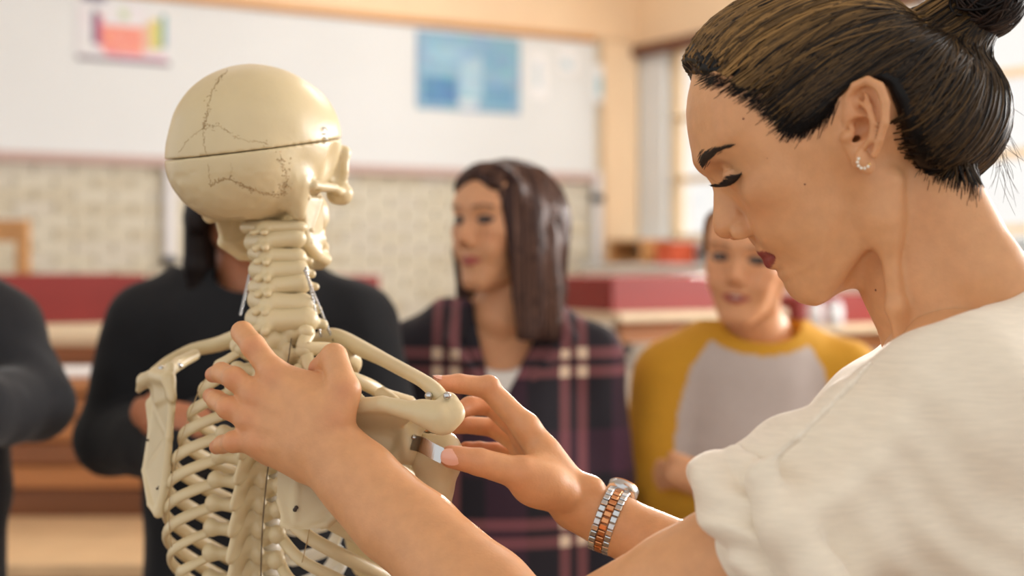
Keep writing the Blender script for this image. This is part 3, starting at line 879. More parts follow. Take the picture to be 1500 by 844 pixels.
# lumbar column, sacrum block and stand continue below the picture
lum = [tc[-1] + np.array([0.002 * i, 0.012 * math.sin(i * .6), -0.036 * i]) for i in range(1, 6)]
for c in lum: place(me_t, 'vertebra', sk, mat4(B_t, c, (1.12, 1.0, 1.0)))

# ---- ribs
Wr = [5.6, 7.8, 9.3, 10.2, 10.9, 11.4, 11.6, 11.6, 11.3, 10.6, 9.4, 8.0]
Df = [7.0, 9.6, 11.6, 13.0, 14.0, 15.0, 15.6, 15.4, 14.2, 12.2, 8.0, 4.5]
Dr = [3.0, 5.0, 6.6, 7.6, 8.8, 10.0, 11.0, 11.6, 11.4, 10.6, 7.0, 5.0]
st_top = tc[1] + (c3(0, 8.6, -4.6)) @ B_t
st_bot = tc[1] + (c3(0, 14.6, -21.0)) @ B_t
for i in range(12):
    for s in (1, -1):
        w, f, d = Wr[i], Df[i], Dr[i]
        pts = [(1.6, 1.9, 0.6), (3.3, 0.1, 0.6), (0.56 * w + .6, -1.3, -0.4 - 0.05 * d), (0.86 * w, 0.6, -0.26 * d), (w, 0.38 * f, -0.5 * d),
               (0.93 * w, 0.70 * f, -0.76 * d), (0.66 * w, 0.95 * f, -d)]
        if i >= 10: pts = pts[:5] if i == 10 else pts[:4]
        loc = spline(np.array([(a * s, b, u) for a, b, u in pts]) * cm, 34)
        path = tc[i] + loc @ B_t
        ctr = tc[i] + c3(0, 5, -0.5 * d) @ B_t
        def outward(t, path=path, ctr=ctr):
            q = path[min(33, int(t * 33))] - ctr; q = q.copy(); q[2] *= 0.15; return q
        rr = np.interp(np.linspace(0, 1, 34), [0, 0.08, 0.2, 0.45, 0.85, 1], [0.58, 0.62, 0.58, 0.60, 0.68, 0.74]) * cm * (1.0 if i < 9 else .85)
        V, F = tube(path, rr, 12, outward, 0.6)
        obj('rib', V, clean(F), m_bone, sk)
        if i < 10:
            t = min(i, 6.4 + 0.15 * i) / 7.0
            q = st_top + (st_bot - st_top) * min(1, 0.04 + t * 0.86) + B_t[0] * s * (0.020 if i < 7 else 0.026)
            e = path[-1]; dr = nrm(path[-1] - path[-3])
            mid = (e + q) / 2 + dr * 0.018 + np.array([0, 0, -0.008 if i < 4 else 0.0])
            cp = spline(np.array([e, e + dr * 0.012, mid, q]), 14)
            V, F = tube(cp, np.linspace(0.0074, 0.0062, 14), 10, B_t[1], 0.6)
            obj('cartilage', V, clean(F), m_cart, sk)
vol = Vol(np.minimum(st_top, st_bot) - 0.05, np.maximum(st_top, st_bot) + 0.05, 0.003)
vol.add(cone(st_top, st_top + (st_bot - st_top) * 0.22, 0.030, 0.020, B_t[1], 0.35), 0)
vol.add(cone(st_top + (st_bot - st_top) * 0.22, st_bot, 0.019, 0.017, B_t[1], 0.4), 0.01)
V, Q = vol.mesh(); obj('sternum', V, Q, m_bone, sk)
# thin tension wires that run down the rib cage on both sides
for s in (1, -1):
    w = []
    for i in range(1, 10):
        w.append(tc[i] + (c3(s * (0.60 * Wr[i] + 0.6), -1.75, -0.4 - 0.06 * Dr[i]) @ B_t))
    tube_obj('wire', spline(np.array(w), 40), 0.0004, m_suture, sk, sides=5)
    w = [tc[i] + (c3(s * 2.4, -1.2, 0.2) @ B_t) for i in range(12)]
    if s == 1: tube_obj('cord', spline(np.array(w), 60), 0.0006, m_disc, sk, sides=5)

# ---- right shoulder blade, collar bone, upper arm bone
S_, I_, G_ = P(445, 556, 1.165), P(430, 783, 1.148), P(596, 648, 1.165)
vol = Vol(P(380, 800, 1.08) + [0, 0, 0], P(690, 530, 1.25), 0.0016)
vol.add(tri(S_, I_, G_, 0.0022), 0)
vol.add(tri(P(400, 700, 1.160), I_, S_, 0.0022), 0.004)
vol.add(tri(P(475, 770, 1.150), I_, G_, 0.0024), 0.004)
vol.add(tri(P(520, 572, 1.168), S_, G_, 0.0022), 0.004)
vol.chain([P(415, 768, 1.149), P(432, 782, 1.147), P(478, 768, 1.15), P(545, 705, 1.157), P(594, 655, 1.165)], [.0035, .0045, .0045, .005, .008], 0.004)
vol.chain([P(420, 768, 1.149), P(401, 705, 1.160), P(412, 620, 1.165), P(445, 556, 1.166)], [.003, .003, .0028, .003], 0.003)
vol.add(ell(P(600, 648, 1.163), (.010, .014, .019)), 0.006)                                       # glenoid
sp = [P(418, 612, 1.157), P(500, 592, 1.143), P(560, 592, 1.132), P(612, 604, 1.124), P(640, 611, 1.122)]
vol.chain(sp, [.003, .0045, .0060, .0085, .0115], 0.003)
vol.add(tri(sp[0], sp[2], P(560, 625, 1.165), 0.0028), 0.006)
vol.add(tri(sp[2], sp[3], P(575, 628, 1.165), 0.0030), 0.006)
vol.add(tri(P(418, 612, 1.158), P(560, 625, 1.165), sp[2], 0.0028), 0.006)
vol.chain([P(622, 604, 1.122), P(648, 614, 1.122), P(656, 604, 1.126), P(656, 588, 1.132)], [.010, .0125, .0135, .0085], 0.005, (0, 1, -0.2), 0.6)
vol.chain([P(575, 590, 1.185), P(560, 578, 1.20), P(600, 590, 1.215)], [.007, .006, .006], 0.004)   # coracoid
vol.add(ell(P(612, 618, 1.162), (.009, .009, .010)), 0.004)
V, Q = vol.mesh(); scap = obj('scapula', V, Q, m_bone, sk)
m_hole = mat('screw_hole', srgb(70, 60, 52), 0.6, metal=0.3)
for (px, py, d) in ((432, 747, 1.1485), (434, 744, 1.1485)):
    tube_obj('screw', [P(px, py, d - 0.002), P(px, py, d + 0.004)], 0.0018, m_hole, scap, sides=8)
cl = spline(np.array([P(470, 503, 1.315), P(496, 497, 1.285), P(540, 516, 1.24), P(590, 542, 1.19), P(625, 562, 1.155), P(650, 586, 1.135)]), 30)
V, F = tube(cl, np.interp(np.linspace(0, 1, 30), [0, .1, .25, .5, .75, .92, 1], [.012, .0135, .0110, .0080, .0076, .0092, .007]), 14, (0, 1, 1), 0.75)
clav = obj('clavicle', V, clean(F), m_bone, sk)
tube_obj('screw', [P(489, 498, 1.272), P(489, 498, 1.29)], 0.0016, m_hole, clav, sides=8)
for (px, py, d) in ((655, 580, 1.122), (628, 580, 1.135)):
    vv = Vol(P(px, py, d) - .006, P(px, py, d) + .006, 0.0008); vv.add(ell(P(px, py, d), 0.0034), 0)
    V, Q = vv.mesh(); obj('screw', V, Q, m_chrome, clav)
vol = Vol(P(590, 1130, 1.10) * [1, 1, 1] - [0.03, 0, 0.03], P(700, 620, 1.24), 0.0018)
vol.add(ell(P(638, 664, 1.170), (.0205, .021, .0195)), 0)
vol.add(ell(P(655, 668, 1.162), (.011, .014, .018)), 0.008)
vol.chain([P(640, 676, 1.168), P(638, 712, 1.166), P(637, 765, 1.164), P(640, 1000, 1.15)], [.019, .0150, .0118, .0115], 0.008)
vol.chain([P(640, 1000, 1.15), P(641, 1080, 1.145)], [.0115, .017], 0.008, (0, 1, 0), 0.6)
V, Q = vol.mesh(); hum = obj('humerus', V, Q, m_bone, sk)
# steel clip between shoulder blade and arm bone
ca = P(603, 648, 1.148); cb = P(648, 668, 1.128)
path = spline(np.array([ca, ca * 0.65 + cb * 0.35 + [0, -0.004, 0.002], ca * 0.3 + cb * 0.7 + [0, -0.004, 0.001], cb]), 16)
up_ = nrm(np.array([0.25, 0, 1.0]))
V, F = [], []
for i, p in enumerate(path):
    for (a, b) in ((-1, 0), (1, 0), (1, 1), (-1, 1)):
        V.append(p + up_ * a * 0.0062 + np.array([0, 1, 0]) * b * 0.0012)
for i in range(len(path) - 1):
    for k in range(4):
        F.append([i * 4 + k, i * 4 + (k + 1) % 4, i * 4 + 4 + (k + 1) % 4, i * 4 + 4 + k])
F += [[0, 3, 2, 1], [len(V) - 4, len(V) - 3, len(V) - 2, len(V) - 1]]
clip = obj('shoulder_clip', V, F, m_chrome, sk, smooth=False); clip['label'] = 'bright steel shoulder clip'
for dz in (-0.004, 0.004):
    tube_obj('bolt', [ca + [0.002, -0.002, dz], ca + [0.002, 0.006, dz]], 0.0022, m_chrome, clip, sides=8)

# ---- left shoulder blade (edge on) and collar bone
vol = Vol(P(190, 790, 1.36) * [1, 0, 1] + [0, 1.22, 0], P(310, 470, 1.36) * [1, 0, 1] + [0.02, 1.42, 0.0], 0.0016)
S_, I_, G_ = P(250, 536, 1.280), P(232, 752, 1.262), P(224, 592, 1.325)
Mb = P(248, 640, 1.262); Lb = P(214, 690, 1.305)
vol.add(tri(S_, Mb, G_, .0022), 0); vol.add(tri(Mb, Lb, G_, .0022), .003); vol.add(tri(Mb, I_, Lb, .0022), .003)
vol.chain([S_, P(252, 585, 1.268), Mb, P(243, 710, 1.262), I_], [.004, .0036, .0034, .0036, .0045], .003)
vol.chain([G_, P(224, 628, 1.316), Lb, P(222, 738, 1.275), I_], [.007, .0042, .0042, .0042, .0045], .003)
vol.chain([P(252, 585, 1.262), P(246, 556, 1.272), P(228, 550, 1.305), P(212, 558, 1.335), P(203, 572, 1.345)], [.0032, .0062, .0072, .0075, .0030], .004)
vol.add(tri(P(250, 560, 1.27), P(222, 556, 1.325), P(227, 590, 1.322), .003), .004)
vol.add(tri(P(252, 580, 1.265), P(228, 552, 1.305), P(230, 590, 1.30), .003), .004)
vol.chain([P(247, 545, 1.285), P(262, 532, 1.315), P(285, 520, 1.335)], [.0055, .006, .0055], .004)
V, Q = vol.mesh(); sc2 = obj('scapula', V, Q, m_bone, sk)
for (px, py, d) in ((218, 645, 1.312), (232, 716, 1.268), (235, 713, 1.268)):
    tube_obj('screw', [P(px - 3, py, d - 0.004), P(px + 3, py, d - 0.004)], 0.0012, m_hole, sc2, sides=6)
cl = spline(np.array([P(352, 494, 1.34), P(318, 505, 1.36), P(280, 514, 1.365), P(248, 530, 1.355), P(226, 548, 1.34)]), 26)
V, F = tube(cl, np.interp(np.linspace(0, 1, 26), [0, .2, .6, 1], [.010, .0085, .0072, .0085]), 12, (0, 1, 1), .7)
obj('clavicle', V, clean(F), m_bone, sk)
for (px, py, d, r) in ((229, 597, 1.32, .0055), (236, 540, 1.30, .003), (263, 536, 1.30, .003)):
    vv = Vol(P(px, py, d) - .009, P(px, py, d) + .009, 0.001); vv.add(ell(P(px, py, d), r), 0)
    V, Q = vv.mesh(); obj('screw', V, Q, m_chrome, sc2)

# ---- spring cords between jaw and collar bones
for (a, b) in (((448, 392, 1.25), (470, 494, 1.28)), ((446, 396, 1.25), (487, 497, 1.278)), ((366, 400, 1.30), (352, 462, 1.32))):
    q = np.linspace(P(*a), P(*b), 120)
    tube_obj('spring_cord', q, 0.0011 + 0.0003 * np.sin(np.arange(120) * 1.25), m_chrome, sk, sides=6, caps=False)

# ---- pelvis, pole and rolling base (below the picture)
pb = lum[-1]
vol = Vol(pb - [0.17, 0.12, 0.20], pb + [0.17, 0.16, 0.06], 0.005)
vol.add(cone(pb + [0, 0.0, -0.02], pb + B_t[1] * -0.01 - [0, 0, 0.12], 0.045, 0.02), 0)
for s in (1, -1):
    h0 = pb + B_t[0] * s * 0.05
    vol.chain([h0, pb + B_t[0] * s * 0.125 + B_t[1] * 0.03 + [0, 0, 0.02], pb + B_t[0] * s * 0.12 + B_t[1] * 0.09 - [0, 0, 0.03],
               pb + B_t[0] * s * 0.09 + B_t[1] * 0.07 - [0, 0, 0.10], pb + B_t[1] * 0.11 - [0, 0, 0.12]], [.03, .022, .018, .028, .016], .03)
    vol.chain([pb + B_t[0] * s * 0.09 + B_t[1] * 0.06 - [0, 0, 0.10], pb + B_t[0] * s * 0.06 + B_t[1] * 0.03 - [0, 0, 0.16], pb + B_t[1] * 0.11 - [0, 0, 0.12]], [.028, .016, .012], .02)
V, Q = vol.mesh(); obj('pelvis', V, Q, m_bone, sk)
tube_obj('stand_pole', [(pb[0], pb[1] + 0.01, 0.09), (pb[0], pb[1] + 0.01, pb[2] - 0.05)], 0.012, m_chrome, sk, sides=12)
for k in range(5):
    a = k * 2 * math.pi / 5
    tube_obj('base_leg', [(pb[0], pb[1] + 0.01, 0.10), (pb[0] + 0.26 * math.cos(a), pb[1] + 0.01 + 0.26 * math.sin(a), 0.055)], 0.014, m_wire, sk, sides=8)
    c = np.array([pb[0] + 0.25 * math.cos(a), pb[1] + 0.01 + 0.25 * math.sin(a), 0.025])
    tube_obj('caster', [c - [0, 0.012, 0], c + [0, 0.012, 0]], 0.025, m_black, sk, sides=14)
# ================================================================== people: shared sculpting
def skin_mat(name, rough=0.45):
    m = mat(name, (0.8, 0.55, 0.42), rough, noise=0.10, nscale=90, sss=0.22, sssr=(1.0, 0.42, 0.22), sssscale=0.005, tint=True, bump=0.12, bscale=420, spec=0.4)
    return m
m_skin = skin_mat('warm_skin')

def pol2(poly):
    """signed distance to a closed polygon in the x-z plane, as a function"""
    p = np.asarray(poly, float)
    def fn(x, z):
        d2 = None; inside = None
        for i in range(len(p)):
            a, b = p[i], p[(i + 1) % len(p)]
            ex, ez = b - a
            wx, wz = x - a[0], z - a[1]
            t = np.clip((wx * ex + wz * ez) / max(1e-12, ex * ex + ez * ez), 0, 1)
            q = (wx - ex * t) ** 2 + (wz - ez * t) ** 2
            d2 = q if d2 is None else np.minimum(d2, q)
            c = ((a[1] > z) != (b[1] > z)) & (x < (b[0] - a[0]) * (z - a[1]) / (b[1] - a[1] if abs(b[1] - a[1]) > 1e-9 else 1e-9) + a[0])
            inside = c if inside is None else (inside ^ c)
        d = np.sqrt(d2)
        return np.where(inside, -d, d)
    return fn

# the teacher's head frame: x forward, y to her left (towards the camera), z up; metres
HD = 1.05; HS = FPX / HD; PITCH = math.radians(30)
def hp(px, py):
    """picture position on the mid plane -> head frame (x, z) in metres"""
    a, b = (px - 1200.0) / HS, -(py - 250.0) / HS
    return (-a * math.cos(PITCH) - b * math.sin(PITCH), -a * math.sin(PITCH) + b * math.cos(PITCH))

PROFILE_PX = [(1019, 95), (1015.7, 112), (1010, 140), (1008, 162), (1010.5, 188), (1015, 214), (1021.5, 236), (1031, 249.5), (1039, 258), (1044.5, 267), (1046, 280),
              (1045.6, 308), (1044.6, 326), (1047, 340), (1055, 348), (1066, 350.5), (1078, 347.5), (1091, 346.5), (1098.5, 353), (1102, 362), (1101.5, 368),
              (1107, 375), (1114, 379), (1120, 380.5), (1119.6, 388), (1122, 395), (1130, 399.5), (1141, 405.5), (1148, 413), (1152, 424), (1161, 436), (1174, 444), (1190, 447)]
PROFILE = [hp(*q) for q in PROFILE_PX]

def W3(*q): return np.array(q, float) * cm
FACE_W_Z = np.array([-9, -8, -7, -5.5, -4, -2, 0, 2, 4, 6, 9]) * cm
FACE_W = np.array([2.0, 2.7, 3.6, 4.7, 5.3, 5.8, 6.2, 6.5, 6.6, 6.8, 7.0]) * cm

def build_head(v, smile=0.0, eye_open=0.0, jaw=1.0):
    """adds a head to volume v (head frame)"""
    v.add(ell(W3(-2.0, 0, 4.2), W3(9.0, 7.3, 8.2)), 0)
    v.add(ell(W3(-4.6, 0, 2.6), W3(6.4, 6.8, 6.2)), 2 * cm)
    # face block without nose and lips
    i0 = 6
    base = [hp(1019, 95)] + PROFILE[1:7] + [W3(6.95, 3.6), W3(6.55, 2.0), W3(6.40, 0.2), W3(6.55, -1.4), W3(6.75, -2.4), W3(6.62, -3.6), W3(6.35, -4.9)]
    base = [(float(q[0]), float(q[1])) for q in base] + PROFILE[27:] + [tuple(W3(4.4, -8.35)), tuple(W3(2.6, -7.9)), tuple(W3(0.0, -6.2)), tuple(W3(-1.6, -4.8)), tuple(W3(-2.4, -2)), tuple(W3(-2, 3)), tuple(W3(0, 9))]
    pf = pol2(base)
    def face(x, y, z):
        d = pf(x, z)
        a = np.interp(z, np.array([-9, -7, -5.5, -3, 0, 3, 6, 10]) * cm, [13, 11, 9.0, 7.0, 5.5, 4.6, 4.2, 4.2])
        f1 = d + a * y * y
        w = np.abs(y) - np.interp(z, FACE_W_Z, FACE_W * jaw) + 0 * x
        return -smin(-f1, -w, 1.6 * cm)
    v.add(Prim(face, W3(-4, -8, -10), W3(9.5, 8, 11)), 1.2 * cm)
    for s in (1, -1):
        v.add(ell(W3(4.3, 4.3 * s, 0.9), W3(1.9, 1.6, 1.5)), 1.6 * cm)                      # cheekbone
        v.add(cone(W3(4.7, 1.6 * s, -7.3), W3(-0.9, 4.7 * s * jaw, -4.7), 0.9 * cm, 1.0 * cm), 1.4 * cm)  # jaw line
        v.add(cone(W3(-0.9, 4.7 * s * jaw, -4.7), W3(-1.9, 6.0 * s, 0.5), 1.0 * cm, 1.1 * cm), 1.4 * cm)
        v.add(cone(W3(6.7, 1.2 * s, 4.7), W3(5.6, 4.0 * s, 4.9), 0.55 * cm, 0.5 * cm), 1.2 * cm)          # brow ridge
        v.add(ell(W3(4.9, (3.0 + .4 * smile) * s, -1.6 + .3 * smile), W3(1.6, 1.7, 1.6)), 1.5 * cm)
    # eye sockets and closed lids
    for s in (1, -1):
        v.sub(ell(W3(7.35, 3.25 * s, 3.1), W3(1.45, 1.75, 1.15)), 0.8 * cm)
        v.add(ell(W3(5.45, 3.1 * s, 2.75), W3(1.30, 1.42, 1.25)), 0.35 * cm)
        if eye_open > 0:
            v.sub(ell(W3(6.9, 3.1 * s, 2.75), W3(0.5, 1.15, 0.42 * eye_open)), 0.15 * cm)
        else:
            v.sub(cone(W3(6.35, 2.0 * s, 3.45), W3(6.55, 3.1 * s, 3.65), 0.09 * cm, 0.1 * cm), 0.25 * cm)
            v.sub(cone(W3(6.55, 3.1 * s, 3.65), W3(5.7, 4.4 * s, 3.15), 0.1 * cm, 0.08 * cm), 0.25 * cm)
    # nose
    npoly = PROFILE[8:18] + [tuple(W3(6.7, -1.9)), tuple(W3(5.4, -1.6)), tuple(W3(5.4, 3.4))]
    nf = pol2(npoly)
    def nose(x, y, z):
        d = nf(x, z)
        a = np.interp(z, np.array([-2, -0.5, 1.5, 3.5]) * cm, [62, 62, 88, 110])
        return d + a * y * y
    v.add(Prim(nose, W3(5, -2, -3), W3(9.5, 2, 4.5)), 0.55 * cm)
    for s in (1, -1):
        v.add(ell(W3(7.15, 1.18 * s, -0.95), W3(0.95, 0.52, 0.72)), 0.35 * cm)
        v.sub(ell(W3(7.55, 0.86 * s, -1.56), W3(0.78, 0.34, 0.36)), 0.16 * cm)
    # lips
    c_up = 0.25 * smile
    up = [W3(6.30, 0, -3.02), W3(6.25, 0.7, -2.98), W3(5.95, 1.5, -3.18), W3(5.45, 2.35 + .25 * smile, -3.5 + c_up)]
    lo = [W3(6.28, 0, -4.02), W3(6.20, 0.7, -4.02), W3(5.92, 1.5, -3.88), W3(5.45, 2.25 + .25 * smile, -3.6 + c_up)]
    for s in (1, -1):
        k = np.array([1, s, 1])
        v.chain([q * k for q in up], [.62 * cm, .60 * cm, .48 * cm, .22 * cm], 0.32 * cm)
        v.chain([q * k for q in lo], [.62 * cm, .60 * cm, .48 * cm, .22 * cm], 0.32 * cm)
        mo = [W3(7.05, 0, -3.62), W3(6.9, 0.7, -3.56), W3(6.45, 1.5, -3.56), W3(5.85, 2.4 + .25 * smile, -3.58 + c_up)]
        for i in range(3):
            v.sub(cone(mo[i] * k, mo[i + 1] * k, (.10 + .12 * smile) * cm, (.09 + .05 * smile) * cm), 0.16 * cm)

def lip_mask(V):
    """0..1 where lip colour sits (head frame, metres)"""
    x, y, z = V[:, 0] / cm, np.abs(V[:, 1]) / cm, V[:, 2] / cm
    t = np.clip(1 - (y / 2.45) ** 2, 0, 1)
    zu = -3.56 + 0.72 * t ** 0.8; zl = -3.60 - 0.88 * t ** 0.8
    m = np.minimum(np.clip((zu - z) / 0.07, 0, 1), np.clip((z - zl) / 0.07, 0, 1))
    return m * (y < 2.45) * (x > 5.0)

SKIN = np.array(srgb(216, 160, 114)); LIP = np.array(srgb(138, 60, 54)); RED = np.array(srgb(206, 124, 86))
def mixc(a, b, m): return a * (1 - m[:, None]) + b * m[:, None]

def head_tint(V, skin=SKIN, lip=LIP):
    x, y, z = V[:, 0] / cm, np.abs(V[:, 1]) / cm, V[:, 2] / cm
    c = np.tile(skin, (len(V), 1))
    ch = np.exp(-(((x - 5) / 2) ** 2 + ((y - 4) / 2) ** 2 + ((z - 0) / 1.8) ** 2))
    c = mixc(c, skin * np.array([0.96, 0.80, 0.76]), 0.6 * ch)
    no = np.exp(-(((x - 8.4) / 1) ** 2 + ((z + .2) / 1) ** 2 + (y / 1.2) ** 2))
    c = mixc(c, skin * np.array([0.95, 0.80, 0.75]), 0.5 * no)
    return mixc(c, lip, lip_mask(V))

def strands_mesh(paths, radii, sides=4, tints=None):
    """many tapered strands -> arrays (all paths the same length)"""
    Pn = np.asarray(paths, float); N, K, _ = Pn.shape
    T = np.gradient(Pn, axis=1); T /= np.maximum(np.linalg.norm(T, axis=2, keepdims=True), 1e-9)
    up = np.array([0.31, 0.17, 0.93]); A = np.cross(T, up); A /= np.maximum(np.linalg.norm(A, axis=2, keepdims=True), 1e-9)
    Bn = np.cross(T, A)
    R = np.asarray(radii, float)
    if R.ndim == 1: R = np.repeat(R[:, None], K, 1) * (np.array([0.7] + [1.0] * (K - 2) + [0.45]))[None]
    Vv = np.zeros((N, K, sides, 3))
    for k in range(sides):
        th = 2 * math.pi * k / sides
        Vv[:, :, k] = Pn + R[:, :, None] * (math.cos(th) * A + math.sin(th) * Bn)
    idx = np.arange(N * K * sides).reshape(N, K, sides)
    a = idx[:, :-1]; b = idx[:, 1:]
    Q = np.stack([a, np.roll(a, -1, 2), np.roll(b, -1, 2), b], -1).reshape(-1, 4)
    col = None if tints is None else np.repeat(np.asarray(tints), K * sides, axis=0)
    return Vv.reshape(-1, 3), Q, col

m_hair = mat('hair', (0.1, 0.06, 0.04), 0.42, tint=True, spec=0.2)
m_lash = mat('dark_lash', srgb(26, 20, 20), 0.5)
m_nail = mat('fingernail', srgb(226, 168, 146), 0.22, sss=0.1, sssscale=0.003, spec=0.6)

def finger(v, pts, rad, k=0.0045):
    v.chain([np.asarray(p) for p in pts], [r * cm for r in rad], k)

def nail(parent, tip, dip, toward, r=0.0052):
    """flat oval nail on the dorsal side of a fingertip"""
    tip, dip = np.asarray(tip), np.asarray(dip)
    ax = nrm(tip - dip); n = nrm(np.asarray(toward) - ax * (np.asarray(toward) @ ax)); b = np.cross(ax, n)
    rows, V, F = 7, [], []
    for i in range(rows):
        for j in range(rows):
            u, w = -1 + 2 * i / (rows - 1), -1 + 2 * j / (rows - 1)
            uu = u * math.sqrt(1 - w * w / 2.4); wv = w * math.sqrt(1 - u * u / 2.4)
            h = r * (0.10 - 0.42 * wv * wv - 0.12 * uu * uu)
            V.append(tip + ax * uu * r * 1.25 + b * wv * r + n * h)
    m = len(V)
    V += [q - n * r * 0.3 for q in V]
    for i in range(rows - 1):
        for j in range(rows - 1):
            a = i * rows + j
            F.append([a, a + rows, a + rows + 1, a + 1]); F.append([m + a, m + a + 1, m + a + rows + 1, m + a + rows])
    return obj('fingernail', V, F, m_nail, parent)

def torus(c, axis, R, r, squash=1.0):
    c = np.asarray(c, float); ax = nrm(axis)
    def fn(x, y, z):
        a, b, d = x - c[0], y - c[1], z - c[2]
        h = a * ax[0] + b * ax[1] + d * ax[2]
        rad = np.sqrt(np.maximum(a * a + b * b + d * d - h * h, 0))
        return np.sqrt((rad - R) ** 2 + (h / squash) ** 2) - r
    m = R + r * max(1, squash)
    return Prim(fn, c - m, c + m)

m_denim = mat('dark_denim', srgb(52, 60, 84), 0.8, noise=0.2, nscale=200)
m_shoe = mat('dark_shoe', srgb(40, 36, 36), 0.5)
def legs(parent, x, y, face, hip, hip_half=0.09, material=None):
    """trousers from the hips to the floor and shoes, at (x, y) facing direction face"""
    f = nrm([face[0], face[1], 0]); r = np.array([f[1], -f[0], 0]); o = np.array([x, y, 0.0])
    v = Vol(o - [0.3, 0.3, -0.02], o + [0.3, 0.3, hip + 0.1], 0.010)
    v.add(ell(o + [0, 0, hip - 0.02], (0.155, 0.125, 0.13), np.array([r, f, [0, 0, 1]]).T), 0)
    for s in (1, -1):
        a = o + r * s * hip_half + [0, 0, hip - 0.06]
        v.chain([a, o + r * s * (hip_half + .01) + f * 0.01 + [0, 0, hip * 0.52], o + r * s * (hip_half + .01) - f * 0.01 + [0, 0, 0.09]], [0.088, 0.062, 0.050], 0.03)
    V, Q = v.mesh(); obj('trousers', V, Q, material or m_denim, parent)
    for s in (1, -1):
        b = o + r * s * (hip_half + .01)
        v = Vol(b - [0.2, 0.2, 0.01], b + [0.2, 0.2, 0.14], 0.006)
        v.add(cone(b - f * 0.05 + [0, 0, 0.046], b + f * 0.15 + [0, 0, 0.036], 0.044, 0.036), 0)
        v.add(cone(b - f * 0.02 + [0, 0, 0.05], b - f * 0.01 + [0, 0, 0.10], 0.04, 0.042), 0.02)
        v.cap(lambda X, Y, Z: -(Z - 0.002) + 0 * X + 0 * Y)
        V, Q = v.mesh(); obj('shoe', V, Q, m_shoe, parent)
# ================================================================== the teacher
cy_, sy_ = math.cos(math.radians(-3)), math.sin(math.radians(-3))
_fx = np.array([-math.cos(PITCH), 0, -math.sin(PITCH)]); _fz = np.array([-math.sin(PITCH), 0, math.cos(PITCH)]); _fy = np.array([0, -1.0, 0])
_Rz = np.array([[cy_, -sy_, 0], [sy_, cy_, 0], [0, 0, 1]])
HB = np.stack([_Rz @ _fx, _Rz @ _fy, _Rz @ _fz])          # rows: head axes in world
HO = P(1200, 250, HD)
def H2W(V): return HO + np.asarray(V) @ HB
def W2H(V): return (np.asarray(V) - HO) @ HB.T
def Ph(px, py, d): return W2H(P(px, py, d))

tea = empty('person', (0.42, 1.04, 0), 'woman in a white blouse with dark hair in a bun, looking down at the skeleton', 'person')

vh = Vol(W3(-15, -9.5, -22), W3(10, 10.5, 14), 0.0016)
build_head(vh)
# neck
vh.chain([Ph(1318, 290, 1.055), Ph(1368, 398, 1.05), Ph(1420, 498, 1.045), Ph(1475, 610, 1.04)], [5.3 * cm, 5.35 * cm, 6.0 * cm, 8.5 * cm], 1.5 * cm)
vh.add(cone(Ph(1205, 406, 1.05), Ph(1250, 388, 1.05), 1.4 * cm, 1.5 * cm), 1.0 * cm)
vh.chain([Ph(1305, 268, 0.994), Ph(1300, 350, 1.0), Ph(1312, 450, 1.008), Ph(1330, 520, 1.02)], [0.7 * cm, 0.6 * cm, 0.6 * cm, 0.8 * cm], 1.7 * cm)
vh.chain([Ph(1400, 300, 1.01), Ph(1450, 400, 1.0), Ph(1500, 470, 1.0)], [2.2 * cm, 2.4 * cm, 3 * cm], 2 * cm)
# near ear, in picture positions with its own depth
def ed(px): return 0.984 - (px - 1234) / 68.0 * 0.020
def E(px, py, o=0.0): return Ph(px, py, ed(px) - o)
vh.chain([E(1258, 238), E(1262, 205), E(1268, 165), E(1270, 142)], [.55 * cm, 1.1 * cm, 1.45 * cm, 1.0 * cm], 0.5 * cm, (0, 1, 0.0), 0.32)
vh.add(ell(E(1267, 238, .003), W3(0.62, 0.40, 0.95)), 0.4 * cm)
vh.sub(ell(E(1258, 190, .006), W3(1.05, 0.85, 0.78)), 0.15 * cm)
vh.sub(ell(E(1264, 150, .007), W3(0.75, 0.55, 1.05)), 0.15 * cm)
vh.chain([E(1250, 190, .004), E(1239, 170, .005), E(1240, 146, .006), E(1252, 126, .007), E(1271, 118, .007), E(1288, 127, .008), E(1297, 150, .008), E(1296, 180, .008), E(1289, 205, .007), E(1281, 228, .005)],
         [.20 * cm, .26 * cm, .30 * cm, .32 * cm, .34 * cm, .36 * cm, .34 * cm, .30 * cm, .28 * cm, .26 * cm], 0.14 * cm)
vh.chain([E(1256, 148, .004), E(1272, 158, .007), E(1280, 180, .008), E(1277, 204, .007), E(1263, 219, .005)], [.20 * cm, .25 * cm, .28 * cm, .26 * cm, .22 * cm], 0.18 * cm)
vh.chain([E(1268, 138, .005), E(1274, 158, .007)], [.16 * cm, .22 * cm], 0.15 * cm)
vh.add(ell(E(1242, 200, .007), W3(0.50, 0.40, 0.36)), 0.25 * cm)
vh.sub(ell(E(1250, 206, -.004), W3(0.50, 1.1, 0.25)), 0.10 * cm)
# far ear, simple
vh.add(ell(W3(-3.4, -7.3, 1.0), W3(1.6, 0.5, 3.0)), 0.4 * cm)
vh.cap(lambda x, y, z: -((x * HB[0, 2] + y * HB[1, 2] + z * HB[2, 2]) + HO[2] - 1.27))
Vh, Qh = vh.mesh()
col_h = head_tint(Vh)
ear_m = np.exp(-(((Vh[:, 0] / cm + 3.4) / 1.8) ** 2 + ((Vh[:, 1] / cm - 7.6) / 1.2) ** 2 + ((Vh[:, 2] / cm - 1.5) / 3.2) ** 2))
col_h = mixc(col_h, SKIN * np.array([0.97, 0.80, 0.72]), 0.6 * ear_m)
Vhw = H2W(Vh)

